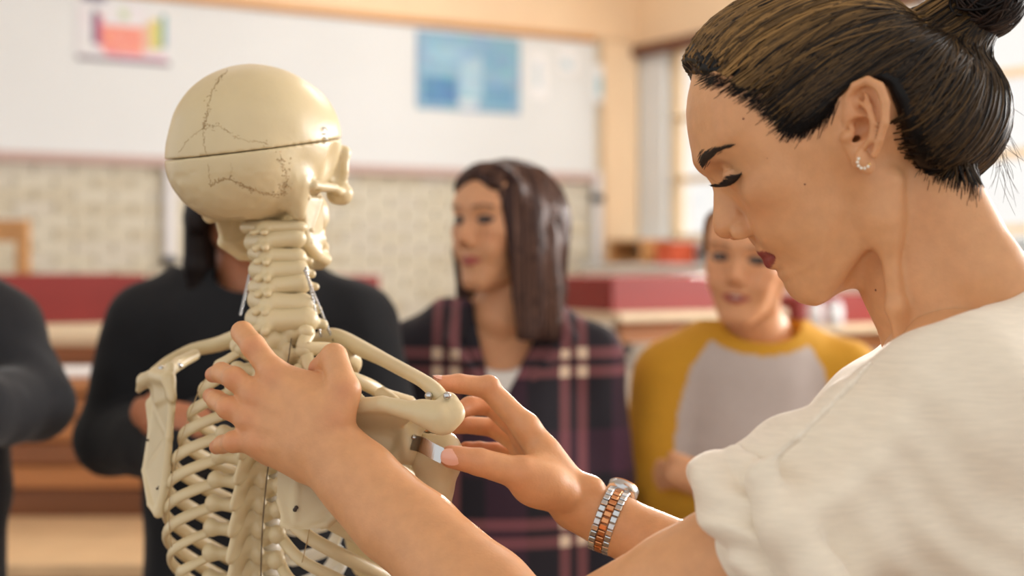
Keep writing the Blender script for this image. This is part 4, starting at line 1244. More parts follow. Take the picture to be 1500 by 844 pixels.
# ---- near (left) arm and hand
def col_skin(V, reds=()):
    c = np.tile(SKIN, (len(V), 1))
    for (p, s, w) in reds:
        c = mixc(c, RED, w * np.exp(-((V - p) ** 2).sum(1) / (s * s)))
    return c
lo = np.minimum.reduce([P(295, 700, 1.21), P(800, 1060, 1.0), P(1000, 980, .95)]) - [0.01, 0, 0.02]; lo[1] = 0.87
hi = np.maximum.reduce([P(300, 455, 1.21), P(1330, 600, .92)]) + [0.02, 0, 0.0]; hi[1] = 1.225
va = Vol(lo, hi, 0.0018, kmax=0.018)
arm = [P(472, 642, 1.128), P(530, 700, 1.112), P(610, 782, 1.086), P(705, 880, 1.045), P(800, 975, 1.0)]
va.chain(arm, [2.55 * cm, 2.75 * cm, 3.35 * cm, 4.0 * cm, 4.1 * cm], 0.015)
va.add(cone(P(455, 668, 1.128), P(560, 770, 1.095), 1.3 * cm, 2.2 * cm), 0.018)
va.chain([P(800, 975, 1.0), P(1000, 866, 0.955), P(1120, 798, 0.943), P(1190, 765, 0.95)], [4.0 * cm, 4.0 * cm, 4.2 * cm, 4.2 * cm], 0.015)
LH = dict(
    index=[(402, 549, 1.146), (371, 507, 1.158), (355, 487, 1.176), (353, 488, 1.196)],
    middle=[(374, 580, 1.143), (343, 554, 1.146), (324, 546, 1.164), (312, 549, 1.182)],
    ring=[(366, 615, 1.141), (334, 597, 1.144), (317, 586, 1.160), (308, 580, 1.178)],
    little=[(380, 648, 1.138), (342, 647, 1.140), (326, 651, 1.152), (317, 655, 1.166)],
    thumb=[(492, 612, 1.120), (504, 572, 1.124), (489, 523, 1.138), (466, 540, 1.160)])
LR = dict(index=[1.08, 1.0, .92, .72], middle=[1.02, .93, .84, .68], ring=[.98, .9, .80, .66], little=[.92, .82, .74, .62], thumb=[1.45, 1.25, 1.08, .82])
lh = {k: [P(*q) for q in v] for k, v in LH.items()}
starts = dict(index=(480, 606, 1.122), middle=(470, 622, 1.122), ring=(462, 640, 1.124), little=(450, 660, 1.126))
for f in ('index', 'middle', 'ring', 'little'):
    va.add(cone(P(*starts[f]), lh[f][0], 1.55 * cm, 1.12 * cm), 0.010)
va.add(tri(lh['index'][0], lh['little'][0], P(470, 635, 1.126), 0.95 * cm), 0.010)
va.add(cone(P(398, 664, 1.140), P(446, 682, 1.130), 0.95 * cm, 1.3 * cm), 0.012)
va.add(tri(lh['index'][0] + [0.002, 0.004, -0.004], P(497, 585, 1.126), P(470, 600, 1.124), 0.9 * cm), 0.010)
va.add(tri(P(430, 556, 1.146), P(488, 560, 1.138), P(480, 600, 1.13), 0.75 * cm), 0.008)
va.add(cone(P(478, 628, 1.124), lh['thumb'][1], 1.5 * cm, 1.25 * cm), 0.010)
for f, pts in lh.items(): finger(va, pts, LR[f], 0.005)
for f in ('index', 'middle', 'ring', 'little'):
    va.add(ell(lh[f][0] + [0, -0.006, 0.001], (.0085, .0065, .0085)), 0.006)
    d = (lh[f][1] - lh[f][0])
    va.add(ell(lh[f][1] + [0, -0.0045, 0], (.0075, .006, .0075)), 0.005)
va.add(ell(P(458, 655, 1.118), (.011, .009, .011)), 0.010)       # wrist bone
# tendons on the back of the hand
for f in ('index', 'middle', 'ring', 'little'):
    a = P(*starts[f]); b = lh[f][0]
    va.add(cone(a * .45 + b * .55 + [0, -.0105, 0], b + [0, -.0085, 0], .0022, .0028), 0.006)
Va, Qa = va.mesh(); va = None
reds = [(lh[f][3], 0.016, 0.55) for f in lh] + [(lh[f][0] + [0, -0.01, 0], 0.010, 0.35) for f in lh] + [(lh[f][1] + [0, -0.01, 0], 0.009, 0.4) for f in lh]
col_a = col_skin(Va, reds)

# ---- far (right) forearm and hand
lo = np.minimum(P(600, 1010, 1.20), P(1230, 1010, 1.07)) - [0.01, 0, 0.03]; lo[1] = 1.04
hi = np.maximum(P(600, 535, 1.23), P(1560, 540, 1.10)) + [0.02, 0, 0.0]; hi[1] = 1.30
hi[0] = P(1300, 0, 1.1)[0]
vr = Vol(lo, hi, 0.0018, kmax=0.018)
vr.chain([P(846, 738, 1.190), P(905, 770, 1.180), P(1010, 826, 1.15), P(1130, 900, 1.11), P(1215, 965, 1.09)], [2.25 * cm, 2.4 * cm, 3.1 * cm, 3.9 * cm, 4.0 * cm], 0.012)
vr.chain([P(1215, 965, 1.09), P(1290, 890, 1.11)], [4.0 * cm, 4.3 * cm], 0.012)
RH = dict(
    index=[(770, 626, 1.185), (714, 568, 1.186), (672, 562, 1.176), (643, 562, 1.164)],
    middle=[(770, 640, 1.205), (720, 594, 1.226), (688, 595, 1.214), (664, 606, 1.198)],
    ring=[(768, 655, 1.224), (722, 626, 1.252), (676, 622, 1.238), (632, 629, 1.222)],
    little=[(768, 676, 1.240), (726, 661, 1.262), (702, 658, 1.258), (682, 656, 1.252)],
    thumb=[(822, 722, 1.168), (762, 694, 1.152), (702, 677, 1.142), (660, 669, 1.136)])
RR = dict(index=[1.08, .92, .80, .66], middle=[1.02, .90, .82, .68], ring=[.95, .85, .76, .62], little=[.88, .74, .66, .56], thumb=[1.5, 1.30, 1.10, .92])
rh = {k: [P(*q) for q in v] for k, v in RH.items()}
rs = dict(index=(834, 712, 1.185), middle=(838, 720, 1.196), ring=(840, 730, 1.206), little=(842, 742, 1.214))
for f in rs: vr.add(cone(P(*rs[f]), rh[f][0], 1.45 * cm, 1.08 * cm), 0.010)
vr.add(tri(rh['index'][0], rh['little'][0], P(838, 728, 1.20), 0.8 * cm), 0.010)
vr.add(cone(P(838, 738, 1.18), rh['thumb'][1], 1.6 * cm, 1.35 * cm), 0.012)
vr.add(tri(P(800, 665, 1.182), P(775, 690, 1.160), P(835, 720, 1.178), 0.95 * cm), 0.012)
vr.add(ell(P(790, 712, 1.160), (.022, .016, .017)), 0.012)
for f, pts in rh.items(): finger(vr, pts, RR[f], 0.005)
vr.add(ell(rh['index'][1] + [0.002, -0.002, 0.003], (.0075, .007, .007)), 0.005)
vr.add(ell(P(866, 712, 1.178), (.010, .009, .008)), 0.010)
Vr, Qr = vr.mesh(); vr = None
reds = [(rh[f][3], 0.016, 0.6) for f in rh] + [(rh[f][2], 0.012, 0.35) for f in rh] + [(rh[f][1], 0.014, 0.4) for f in rh] + [(P(740, 640, 1.2), 0.02, 0.4)]
col_r = col_skin(Vr, reds)

# ---- torso under the blouse
vt = Vol((0.15, 0.80, 0.80), (0.66, 1.34, 1.42), 0.007, kmax=0.06)
tf = nrm([-0.79, 0.61, 0])
vt.chain([P(1450, 600, 1.04), P(1545, 880, 1.05), (0.42, 1.05, 0.95)], [0.10, 0.115, 0.11], 0.04, tf, 0.75)
vt.chain([P(1350, 690, .975), P(1440, 580, 1.03), P(1545, 650, 1.15)], [0.036, 0.055, 0.046], 0.03)
vt.chain([P(1545, 650, 1.15), P(1480, 800, 1.17), P(1290, 890, 1.11)], [0.05, 0.042, 0.040], 0.03)
Vt, Qt = vt.mesh(); vt = None
V, Q = join_raw([(Vhw, Qh), (Va, Qa), (Vr, Qr), (Vt, Qt)])
body = obj('body', V, Q, m_skin, tea)
vcol(body, np.concatenate([col_h, col_a, col_r, np.tile(SKIN, (len(Vt), 1))]))

# nails
nail(body, rh['thumb'][3] + np.array([0.001, -0.0092, 0.001]), rh['thumb'][2] + np.array([0, -0.0092, 0]), (0, -1, 0.25), 0.0066)
nail(body, rh['index'][3] + np.array([0.0, -0.001, 0.0064]), rh['index'][2] + np.array([0, 0, 0.0064]), (0, -0.3, 1), 0.0048)
for f in ('middle', 'ring', 'little'):
    nail(body, lh[f][3] + nrm([-0.5, -0.6, 0.4]) * 0.0062, lh[f][2] + nrm([-0.5, -0.6, 0.4]) * 0.0072, (-0.5, -0.6, 0.4), 0.0046)

# brow, lashes: fine hairs on the skin
bvh_h = BVHTree.FromPolygons([Vector(v) for v in Vhw], Qh.tolist())
def on_face(px, py, bvh=bvh_h):
    d = Vector(P(px, py, 1.0) - np.array([0, 0, CAM_H])).normalized()
    h = bvh.ray_cast(Vector((0, 0, CAM_H)), d)
    return None if h[0] is None else np.array(h[0])
rg = np.random.default_rng(3)
br = spline(np.array([(1026, 243), (1031, 234), (1040, 226), (1053, 219), (1074, 213)], float), 60)
wd = np.interp(np.linspace(0, 1, 60), [0, .2, .6, 1], [8, 9, 5, 1.2])
paths = []
for i in range(420):
    j = int(rg.random() ** 1.15 * 57)
    a = br[j] + np.array([0.5, 0.8]) * rg.normal(0, .42) * wd[j]
    t = nrm(br[min(59, j + 3)] - br[j]) * 7 + np.array([1.0, -2.5]) * (1 - j / 60)
    qs = [on_face(*(a + t * u + np.array([0, -0.6 * u * u]))) for u in np.linspace(0, 1, 5)]
    if all(q is not None for q in qs):
        qs = np.array(qs)
        if np.ptp(qs[:, 1]) < 0.02: paths.append(qs + np.linspace(0, 1, 5)[:, None] * np.array([0, -0.0007, 0]) + [0, -0.0003, 0])
V, Q, _ = strands_mesh(paths, np.full(len(paths), 0.00022), 4)
tag(obj('eyebrow', V, Q, m_lash, body), kind='stuff')
lid = spline(np.array([(1062, 271), (1069, 270), (1076, 266), (1083, 259), (1086, 254)], float), 40)
paths = []
for i in range(120):
    j = int(rg.random() * 39)
    q = on_face(*(lid[j] + rg.normal(0, .6, 2)))
    if q is None: continue
    s_ = j / 39
    dr = np.array([-0.010 - 0.001 * s_, -0.004 - 0.003 * s_, -0.0055 + 0.002 * (1 - s_)]) * (0.75 + .35 * rg.random())
    u = np.linspace(0, 1, 5)[:, None]
    paths.append(q + dr * u + np.array([-.001, 0, 0.003]) * u * u)
for i in range(260):      # dark line along the lid
    j = int(rg.random() * 36)
    qs = [on_face(*(lid[min(39, j + k)] + np.array([0.3, -0.8]) * rg.normal(0, 1.0) * (0.6 + j / 26))) for k in range(5)]
    if all(q is not None for q in qs): paths.append(np.array(qs) + [0, -0.0002, 0])
V, Q, _ = strands_mesh(paths, np.full(len(paths), 0.00030), 4)
tag(obj('eyelashes', V, Q, m_lash, body), kind='stuff')
# moles
for (px, py, r) in ((1089, 174, .0009), (1283, 425, .0010), (1179, 270, .0008), (1124, 232, .0006)):
    q = on_face(px, py)
    if q is not None:
        vv = Vol(q - .003, q + .003, .0004); vv.add(ell(q, (r, r * .6, r)), 0); V, Q = vv.mesh(); obj('mole', V, Q, mat('brown_mole', srgb(120, 70, 50), 0.6), body)

# earring: little gold half hoop with stones
ear_r = empty('earring', P(1262, 240, 0.955), 'tiny gold half-hoop earring with pale stones in the ear lobe', 'earring')
m_gold = mat('gold', srgb(222, 178, 110), 0.25, metal=1.0)
m_stone = mat('clear_stone', srgb(240, 236, 226), 0.08, spec=0.9)
ec = P(1264, 238, 0.958)
eq = [ec + np.array([0.0042 * math.cos(a), -0.0016 - 0.001 * math.sin(a), 0.0042 * math.sin(a)]) for a in np.linspace(math.radians(130), math.radians(350), 14)]
tube_obj('hoop', eq, 0.0009, m_gold, ear_r, sides=8)
stn = Vol((-.0016,) * 3, (.0016,) * 3, .0004); stn.add(ell((0, 0, 0), .0011), 0); V, Q = stn.mesh()
st_me = raw_mesh('stone', V, Q); st_me.materials.append(m_stone)
for k in range(1, 13, 2): place(st_me, 'stone', ear_r, Matrix.Translation(Vector(eq[k] + np.array([0, -.0006, 0]))))

# ---- hair: combed mass, locks, bun
hair_poly = [(1012, 100), (1018, 113), (1040, 124), (1065, 134), (1095, 150), (1125, 176), (1146, 197), (1170, 200), (1195, 187), (1215, 166), (1230, 142), (1246, 124), (1285, 121),
             (1298, 130), (1311, 165), (1326, 205), (1350, 240), (1384, 266), (1420, 279), (1445, 286), (1560, 260), (1560, -140), (1300, -260), (1080, -200), (940, -60), (940, 70)]
def hp_near(px, py, d=0.982):
    q = Ph(px, py, d); return (q[0], q[2])
hair_xz = [hp(*q) if (i < 2 or i >= 20) else hp_near(q[0], q[1], 1.05 - 0.066 * min(1, (i - 1) / 4)) if i < 17 else hp_near(q[0], q[1], 0.985 + 0.02 * (i - 16)) for i, q in enumerate(hair_poly)]
hpoly = pol2(hair_xz)
vz = Vol(W3(-21, -10, -9), W3(9, 10, 16), 0.0022, kmax=0.03)
vz.add(ell(W3(-2.2, 0, 4.6), W3(9.4, 7.75, 8.9)), 0)
vz.add(ell(W3(1.2, 0, 8.7), W3(5.0, 5.4, 4.3)), 2.5 * cm)
for _s in (1, -1): vz.add(ell(W3(-7.0, 4.4 * _s, 1.2), W3(4.4, 3.7, 5.2)), 1.5 * cm)
vz.add(ell(W3(-9.2, 0, -0.4), W3(5.4, 5.9, 5.6)), 2.5 * cm)
vz.cap(lambda x, y, z: hpoly(x, z) + 0 * y, 0.6 * cm)
bun_c = W3(-16.3, 0.8, 4.9)
vz.add(cone(W3(-13.2, 0.3, 3.6), bun_c, 2.6 * cm, 2.2 * cm), 1.2 * cm)
vz.displace(lambda x, y, z: 0.0006 * vnoise(x * 40, y * 160, z * 160), 0.01)
Vz, Qz = vz.mesh(); vz = None
hair = obj('hair', H2W(Vz), Qz, m_hair, tea)
DARKH = np.array(srgb(15, 11, 11)); GOLD = np.array(srgb(190, 146, 88)); MIDH = np.array(srgb(84, 60, 46))
vcol(hair, np.tile(np.array(srgb(12, 9, 9)), (len(Vz), 1)))
bvh_z = BVHTree.FromPolygons([Vector(v) for v in Vz], Qz.tolist())
Ch = np.array([-0.045, 0, 0.030]); Bend = W3(-14.6, 0.6, 4.3)
def surf(dirv):
    h = bvh_z.ray_cast(Vector(Ch + dirv * 0.30), Vector(-dirv))
    return (np.array(h[0]), True) if h[0] is not None else (Ch + dirv * 0.09, False)
line_px = spline(np.array(hair_poly[0:20], float), 400)
line = spline(np.array(hair_xz[0:20]), 400)
bvh_hh = BVHTree.FromPolygons([Vector(v) for v in Vh], Qh.tolist())
def side_hit(x, z, side, trees=(bvh_z, bvh_hh)):
    best = None
    for tr in trees:
        h = tr.ray_cast(Vector((x, 0.2 * side, z)), Vector((0, -side, 0)))
        if h[0] is not None and (best is None or h[0][1] * side > best[1] * side): best = np.array(h[0])
    return best
rg = np.random.default_rng(5)
paths, rads, cols = [], [], []
_hv = hpoly(Vz[:, 0], Vz[:, 2]); edge_v = np.nonzero((_hv > -0.010) & (Vz[:, 0] > -0.135))[0]
tang = np.gradient(line, axis=0); tang /= np.linalg.norm(tang, axis=1)[:, None]
inw = np.stack([-tang[:, 1], tang[:, 0]], 1)
ctr2 = np.array([Ch[0], 0.05]); sgn = np.sign(((ctr2 - line) * inw).sum(1)); inw = inw * sgn[:, None]
for side, count in ((1, 2600), (-1, 700)):
    for n in range(count):
        j = int(rg.random() * 399)
        depth = rg.random() ** 1.7 * 0.03 - 0.0015
        if rg.random() < 0.25: depth = rg.random() * 0.06
        x, z = line[j] + inw[j] * depth
        p0 = side_hit(x, z, side, (bvh_z,) if 200 < j < 300 else (bvh_z, bvh_hh))
        if rg.random() < 0.35:
            p0 = Vz[edge_v[rg.integers(0, len(edge_v))]] * np.array([1, 1, 1]); p0 = p0 * np.array([1, 1 if p0[1] * side > 0 else -1, 1]); j = int(np.argmin(((line - p0[[0, 2]]) ** 2).sum(1)))
        if p0 is None: continue
        if j < 60 and rg.random() < 0.5: p0 = p0 * np.array([1, rg.random(), 1])
        d0 = nrm(p0 - Ch)
        d1 = nrm(Bend + rg.normal(0, 0.007, 3) - Ch)
        lift = rg.normal(0.0004, 0.0006)
        om = math.acos(np.clip(d0 @ d1, -1, 1))
        if om > 2.85 or om < 0.12: continue
        bow = rg.normal(0, 0.05) + (0.10 if j > 290 else 0.0)
        axis = nrm(np.cross(d0, d1)); pts = []
        for t in np.linspace(0.0, 0.985, 15):
            dd = (math.sin((1 - t) * om) * d0 + math.sin(t * om) * d1) / math.sin(om)
            dd = nrm(dd + axis * bow * math.sin(math.pi * t))
            q, k = surf(dd)
            q = q if k else p0
            pts.append(q + dd * (lift * math.sin(math.pi * min(1, t * 1.1)) + 0.0002))
        pts[0] = p0 - d0 * 0.0006
        pts = np.array(pts)
        if np.linalg.norm(np.diff(pts, axis=0), axis=1).max() > 0.06: continue
        if side == 1:      # keep the ear free
            pw = H2W(pts); ex = 750 + pw[:, 0] / pw[:, 1] * FPX; ey = HORIZON - (pw[:, 2] - CAM_H) / pw[:, 1] * FPX
            if ((((ex - 1269) / 33) ** 2 + ((ey - 186) / 64) ** 2) < 1).any(): continue
        paths.append(pts); rads.append(0.00045 + 0.00055 * rg.random())
        band = float(vnoise(np.array([j * 0.10 + 3.3]), np.array([0.4]), np.array([0.7]))[0])
        g = np.clip(rg.normal(0.04, 0.05), 0, 1)
        if j < 120: g = np.clip(max(0.0, band + 0.32) * 0.75 * (1 - j / 140) + rg.normal(0.05, 0.09), 0, 1)
        if j > 290: g = np.clip(rg.normal(0.05, 0.06), 0, 1)
        cols.append(DARKH * (1 - g) + GOLD * g)
V, Q, C_ = strands_mesh(paths, rads, 4, cols)
lk = obj('hair_locks', H2W(V), Q, m_hair, hair); vcol(lk, C_); tag(lk, kind='stuff')
# bun: coiled locks round a core
vb = Vol(bun_c - .045, bun_c + .045, .0025); vb.add(ell(bun_c, W3(2.9, 3.4, 2.7)), 0); Vb_, Qb_ = vb.mesh()
bun = obj('hair_bun', H2W(Vb_), Qb_, m_hair, hair); vcol(bun, np.tile(DARKH, (len(Vb_), 1)))
paths, rads, cols = [], [], []
for n in range(420):
    ax = nrm(np.array([0.25, 1.0, 0.3]) + rg.normal(0, .45, 3)); u = nrm(np.cross(ax, rg.normal(0, 1, 3))); w = np.cross(ax, u)
    off = rg.normal(0, .35); a0 = rg.random() * 6.28; ln = 1.2 + rg.random() * 2.2
    th = np.linspace(a0, a0 + ln, 15); rr = math.sqrt(max(.05, 1 - min(.9, off * off)))
    pts = bun_c + (np.outer(np.cos(th), u) * rr + np.outer(np.sin(th), w) * rr + ax * off) * np.array([.0305, .0355, .0285]) * (1 + rg.normal(0, .018))
    paths.append(pts); rads.append(.0006 + .0007 * rg.random()); g = np.clip(rg.normal(.15, .14), 0, 1); cols.append(DARKH * (1 - g) + MIDH * g)
V, Q, C_ = strands_mesh(paths, rads, 4, cols)
bl_o = obj('bun_locks', H2W(V), Q, m_hair, hair); vcol(bl_o, C_); tag(bl_o, kind='stuff')
# fine baby hairs that soften the hair line, and a few fly-aways behind
paths, cols = [], []
bv_any = BVHTree.FromPolygons([Vector(v) for v in np.concatenate([Vhw, H2W(Vz)])], np.concatenate([Qh, Qz + len(Vhw)]).tolist())
nin = np.gradient(line_px, axis=0); nin /= np.linalg.norm(nin, axis=1)[:, None]
nin = np.stack([nin[:, 1], -nin[:, 0]], 1)
flip = np.sign(((np.array([1250, 20]) - line_px) * nin).sum(1)); flip[300:] = np.sign(((np.array([1430, 150]) - line_px[300:]) * nin[300:]).sum(1)); nin *= flip[:, None]
for n in range(1100):
    j = int(rg.random() * 395)
    if 190 < j < 318: continue
    out = abs(rg.normal(0, 7.0 if j < 215 else 10.0))
    a = line_px[j] - nin[j] * (out - 3)
    flow = nrm(np.array([1405, 40]) - a)
    if j < 215: flow = nrm(np.array([1330, 60]) - a)
    dv = nrm(nin[j] * 0.5 + flow) * (18 + 16 * rg.random())
    cv = rg.normal(0, 3.0, 2); pts = []
    for s_ in np.linspace(0, 1, 6):
        h_ = on_face(*(a + dv * s_ + cv * s_ * s_), bvh=bv_any)
        pts.append(None if h_ is None else h_ + np.array([0, -0.0004 - 0.0008 * s_, 0]))
    if any(q is None for q in pts): continue
    pts = np.array(pts)
    if np.abs(np.diff(pts[:, 1])).max() < 0.010: paths.append(pts); cols.append(DARKH * (0.9 + .8 * rg.random()))
for n in range(46):
    a = np.array([1462 + rg.normal(0, 6), 120 + rg.random() * 140]); dv = np.array([14 + rg.normal(0, 9), 36 + rg.normal(0, 18)]); cv = rg.normal(0, 9, 2)
    paths.append(np.array([P(*(a + dv * s_ + cv * s_ * s_), 1.03 + .006 * math.sin(n)) for s_ in np.linspace(0, 1, 6)])); cols.append(MIDH)
V, Q, C_ = strands_mesh(paths, np.full(len(paths), .00017), 3, cols)
fl = obj('loose_hairs', V, Q, m_hair, hair); vcol(fl, C_); tag(fl, kind='stuff')
# hair pin
def on_hair(px, py):
    d = Vector(W2H(P(px, py, 1.0)) - W2H(np.array([0, 0, CAM_H]))).normalized()
    h = bvh_z.ray_cast(Vector(W2H(np.array([0, 0, CAM_H]))), d)
    return None if h[0] is None else H2W(np.array(h[0]))
pa, pb_ = on_hair(1331, 62), on_hair(1352, 38)
if pa is not None and pb_ is not None:
    hpn = empty('hair_pin', pa, 'thin dark hair pin in the swept-back hair above the ear', 'hair pin')
    for o_ in (0, .0016): tube_obj('prong', np.linspace(pa + [o_, -.0035, 0], pb_ + [o_, -.0035, 0], 6), .0008, m_black, hpn, sides=6)

# ---- blouse
m_linen = mat('white_linen', srgb(244, 232, 212), 0.8, noise=0.10, nscale=26, stretch=(2.5, 2.5, 24), bump=0.35, bscale=240, sss=0.15, sssr=(1, .85, .7), sssscale=0.01, sheen=0.3)
for _nd in m_linen.node_tree.nodes:
    if _nd.type == 'MAPPING': _nd.inputs['Rotation'].default_value = (0.0, 0.42, 0.0)
lo = (0.07, 0.78, 0.90); hi = (0.62, 1.36, 1.47)
vs = Vol(lo, hi, 0.0028, kmax=0.05)
vs.chain([P(1392, 602, .975), P(1180, 764, .945)], [6.3 * cm, 5.9 * cm], 0.02)
vs.add(cone(P(1180, 764, .945), P(1112, 800, .942), 5.7 * cm, 4.2 * cm), 0.02)
vs.chain([P(1470, 590, 1.03), P(1500, 760, 1.04), P(1550, 1010, 1.05), (0.43, 1.05, 0.90)], [10.0 * cm, 13.0 * cm, 13.2 * cm, 14.0 * cm], 0.05, tf, 0.78)
vs.chain([P(1392, 602, .975), P(1450, 535, 1.04), P(1545, 600, 1.14)], [6.3 * cm, 7.4 * cm, 6.8 * cm], 0.04)
vs.add(cone(P(1545, 640, 1.14), P(1480, 800, 1.16), 6.5 * cm, 6.0 * cm), 0.04)
vs.add(ell(P(1400, 760, 1.02), (.10, .09, .11)), 0.06)
# neckline: cut away above a sloping plane
n0, n1 = P(1290, 507, 1.0), P(1500, 421, 1.0)
nl = nrm(np.cross(n1 - n0, np.array([0.12, 1.0, -0.10])))
nl = nl if nl[2] > 0 else -nl
vs.cap(lambda x, y, z: (x - n0[0]) * nl[0] + (y - n0[1]) * nl[1] + (z - n0[2]) * nl[2], 0.006)
# open sleeve end with a hollow
aax = nrm(P(1000, 866, .955) - P(1180, 764, .945))
# folds
def folds(x, y, z):
    w = np.exp(-(((x - P(1140, 0, .94)[0]) / 0.10) ** 2))
    f = 0.0038 * w * np.sin((x * 0.7 - z * 0.6) * 120 + 3 * vnoise(x * 14, y * 14, z * 14))
    f = f + 0.0022 * vnoise(x * 22, y * 22, z * 30) + 0.0045 * vnoise(x * 10 + 3, y * 10, z * 13)
    return f + 0.0012 * np.sin((x + z * 1.3) * 90 + 4 * vnoise(x * 10, y * 10, z * 10))
vs.displace(folds, 0.02)
# seam ridge over the shoulder and the loose fabric hanging behind the cuff
vs.chain([P(1275, 532, .930), P(1245, 565, .905), P(1170, 640, .885), P(1112, 690, .893)], [.0022, .0026, .0026, .0022], 0.006)
vs.chain([P(1118, 712, .893), P(1150, 775, .880), P(1200, 850, .872), P(1260, 930, .88)], [1.1 * cm, 1.5 * cm, 1.6 * cm, 1.6 * cm], 0.018)
vs.chain([P(1105, 770, .905), P(1135, 830, .895), P(1190, 910, .89)], [1.0 * cm, 1.3 * cm, 1.6 * cm], 0.014)
Vs, Qs = vs.mesh(); vs = None
blouse = obj('blouse', Vs, Qs, m_linen, tea)
cc_ = P(1104, 792, .942)
vc = Vol(cc_ - .085, cc_ + .085, .0022, kmax=0.02)
vc.add(torus(cc_, aax, .0500, .0150, 1.2), 0)
vc.add(torus(cc_ - aax * .021, aax, .0540, .0090, 1.1), 0.003)
vc.displace(lambda x, y, z: 0.0036 * vnoise(x * 38, y * 38, z * 38) + 0.0022 * np.sin(((x - cc_[0]) * 1.0 + (z - cc_[2]) * 1.4 + 0.6 * (y - cc_[1])) * 130 + 5 * vnoise(x * 20, y * 20, z * 20)), 0.015)
Vc_, Qc_ = vc.mesh(); obj('sleeve_cuff', Vc_, Qc_, m_linen, blouse)
legs(tea, 0.43, 1.05, (-0.79, 0.61), 0.92)

# ---- wristwatch with a two-tone bracelet on the far wrist
m_rose = mat('rose_gold', srgb(212, 150, 104), 0.28, metal=1.0)
wt = empty('wristwatch', P(893, 762, 1.185), 'steel and rose gold bracelet watch on the far wrist', 'watch')
wc = P(893, 763, 1.182); wax = nrm(P(905, 770, 1.180) - P(846, 738, 1.190)); wax = nrm(wax + np.array([0.10, 0, 0.10]))
wu = nrm(np.cross(wax, [0, 1, 0])); wv = np.cross(wax, wu)
NL = 30; Rw = .0262
def link_at(a, off, sx, sy, sz, mt, nm):
    n = wu * math.cos(a) + wv * math.sin(a); t = -wu * math.sin(a) + wv * math.cos(a)
    me = link_me[(sx, sy, sz, mt.name)] if (sx, sy, sz, mt.name) in link_me else None
    if me is None:
        me = box_mesh(nm, (sx, sy, sz), .0006); me.materials.append(mt); link_me[(sx, sy, sz, mt.name)] = me
    place(me, nm, wt, mat4(np.array([wax, t, n]), wc + n * Rw + wax * off))
link_me = {}
for k in range(NL):
    a = 2 * math.pi * k / NL
    link_at(a, 0, .0064, .0044, .0026, m_rose, 'gold_link')
    a2 = a + math.pi / NL
    for sgn in (-1, 1): link_at(a2, sgn * .0062, .0056, .0049, .0028, m_chrome, 'steel_link')
ax_c = 2.2
n_ = None
for k in range(1):
    # watch head on the outer side of the wrist
    best = max(np.linspace(0, 6.28, 60), key=lambda a: (wu * math.cos(a) + wv * math.sin(a)) @ np.array([0.2, 0.5, 0.85]))
    n = wu * math.cos(best) + wv * math.sin(best)
    tube_obj('watch_case', [wc + n * (Rw - .001), wc + n * (Rw + .007)], .0135, m_chrome, wt, sides=28)
    tube_obj('bezel', [wc + n * (Rw + .0065), wc + n * (Rw + .0085)], .0120, m_rose, wt, sides=28)
# ================================================================== the students
def head_frame(fwd, pitch=0.0, roll=0.0):
    """rows: forward, left, up"""
    f = nrm([fwd[0], fwd[1], 0]); l = np.array([-f[1], f[0], 0]); u = np.array([0, 0, 1.0])
    c, s = math.cos(pitch), math.sin(pitch)
    f, u = f * c + u * s, u * c - f * s
    c, s = math.cos(roll), math.sin(roll)
    l, u = l * c + u * s, u * c - l * s
    return np.stack([f, l, u])

m_eye = mat('eye', (0.9, 0.9, 0.9), 0.15, tint=True)
m_teeth = mat('teeth', srgb(238, 232, 222), 0.3)

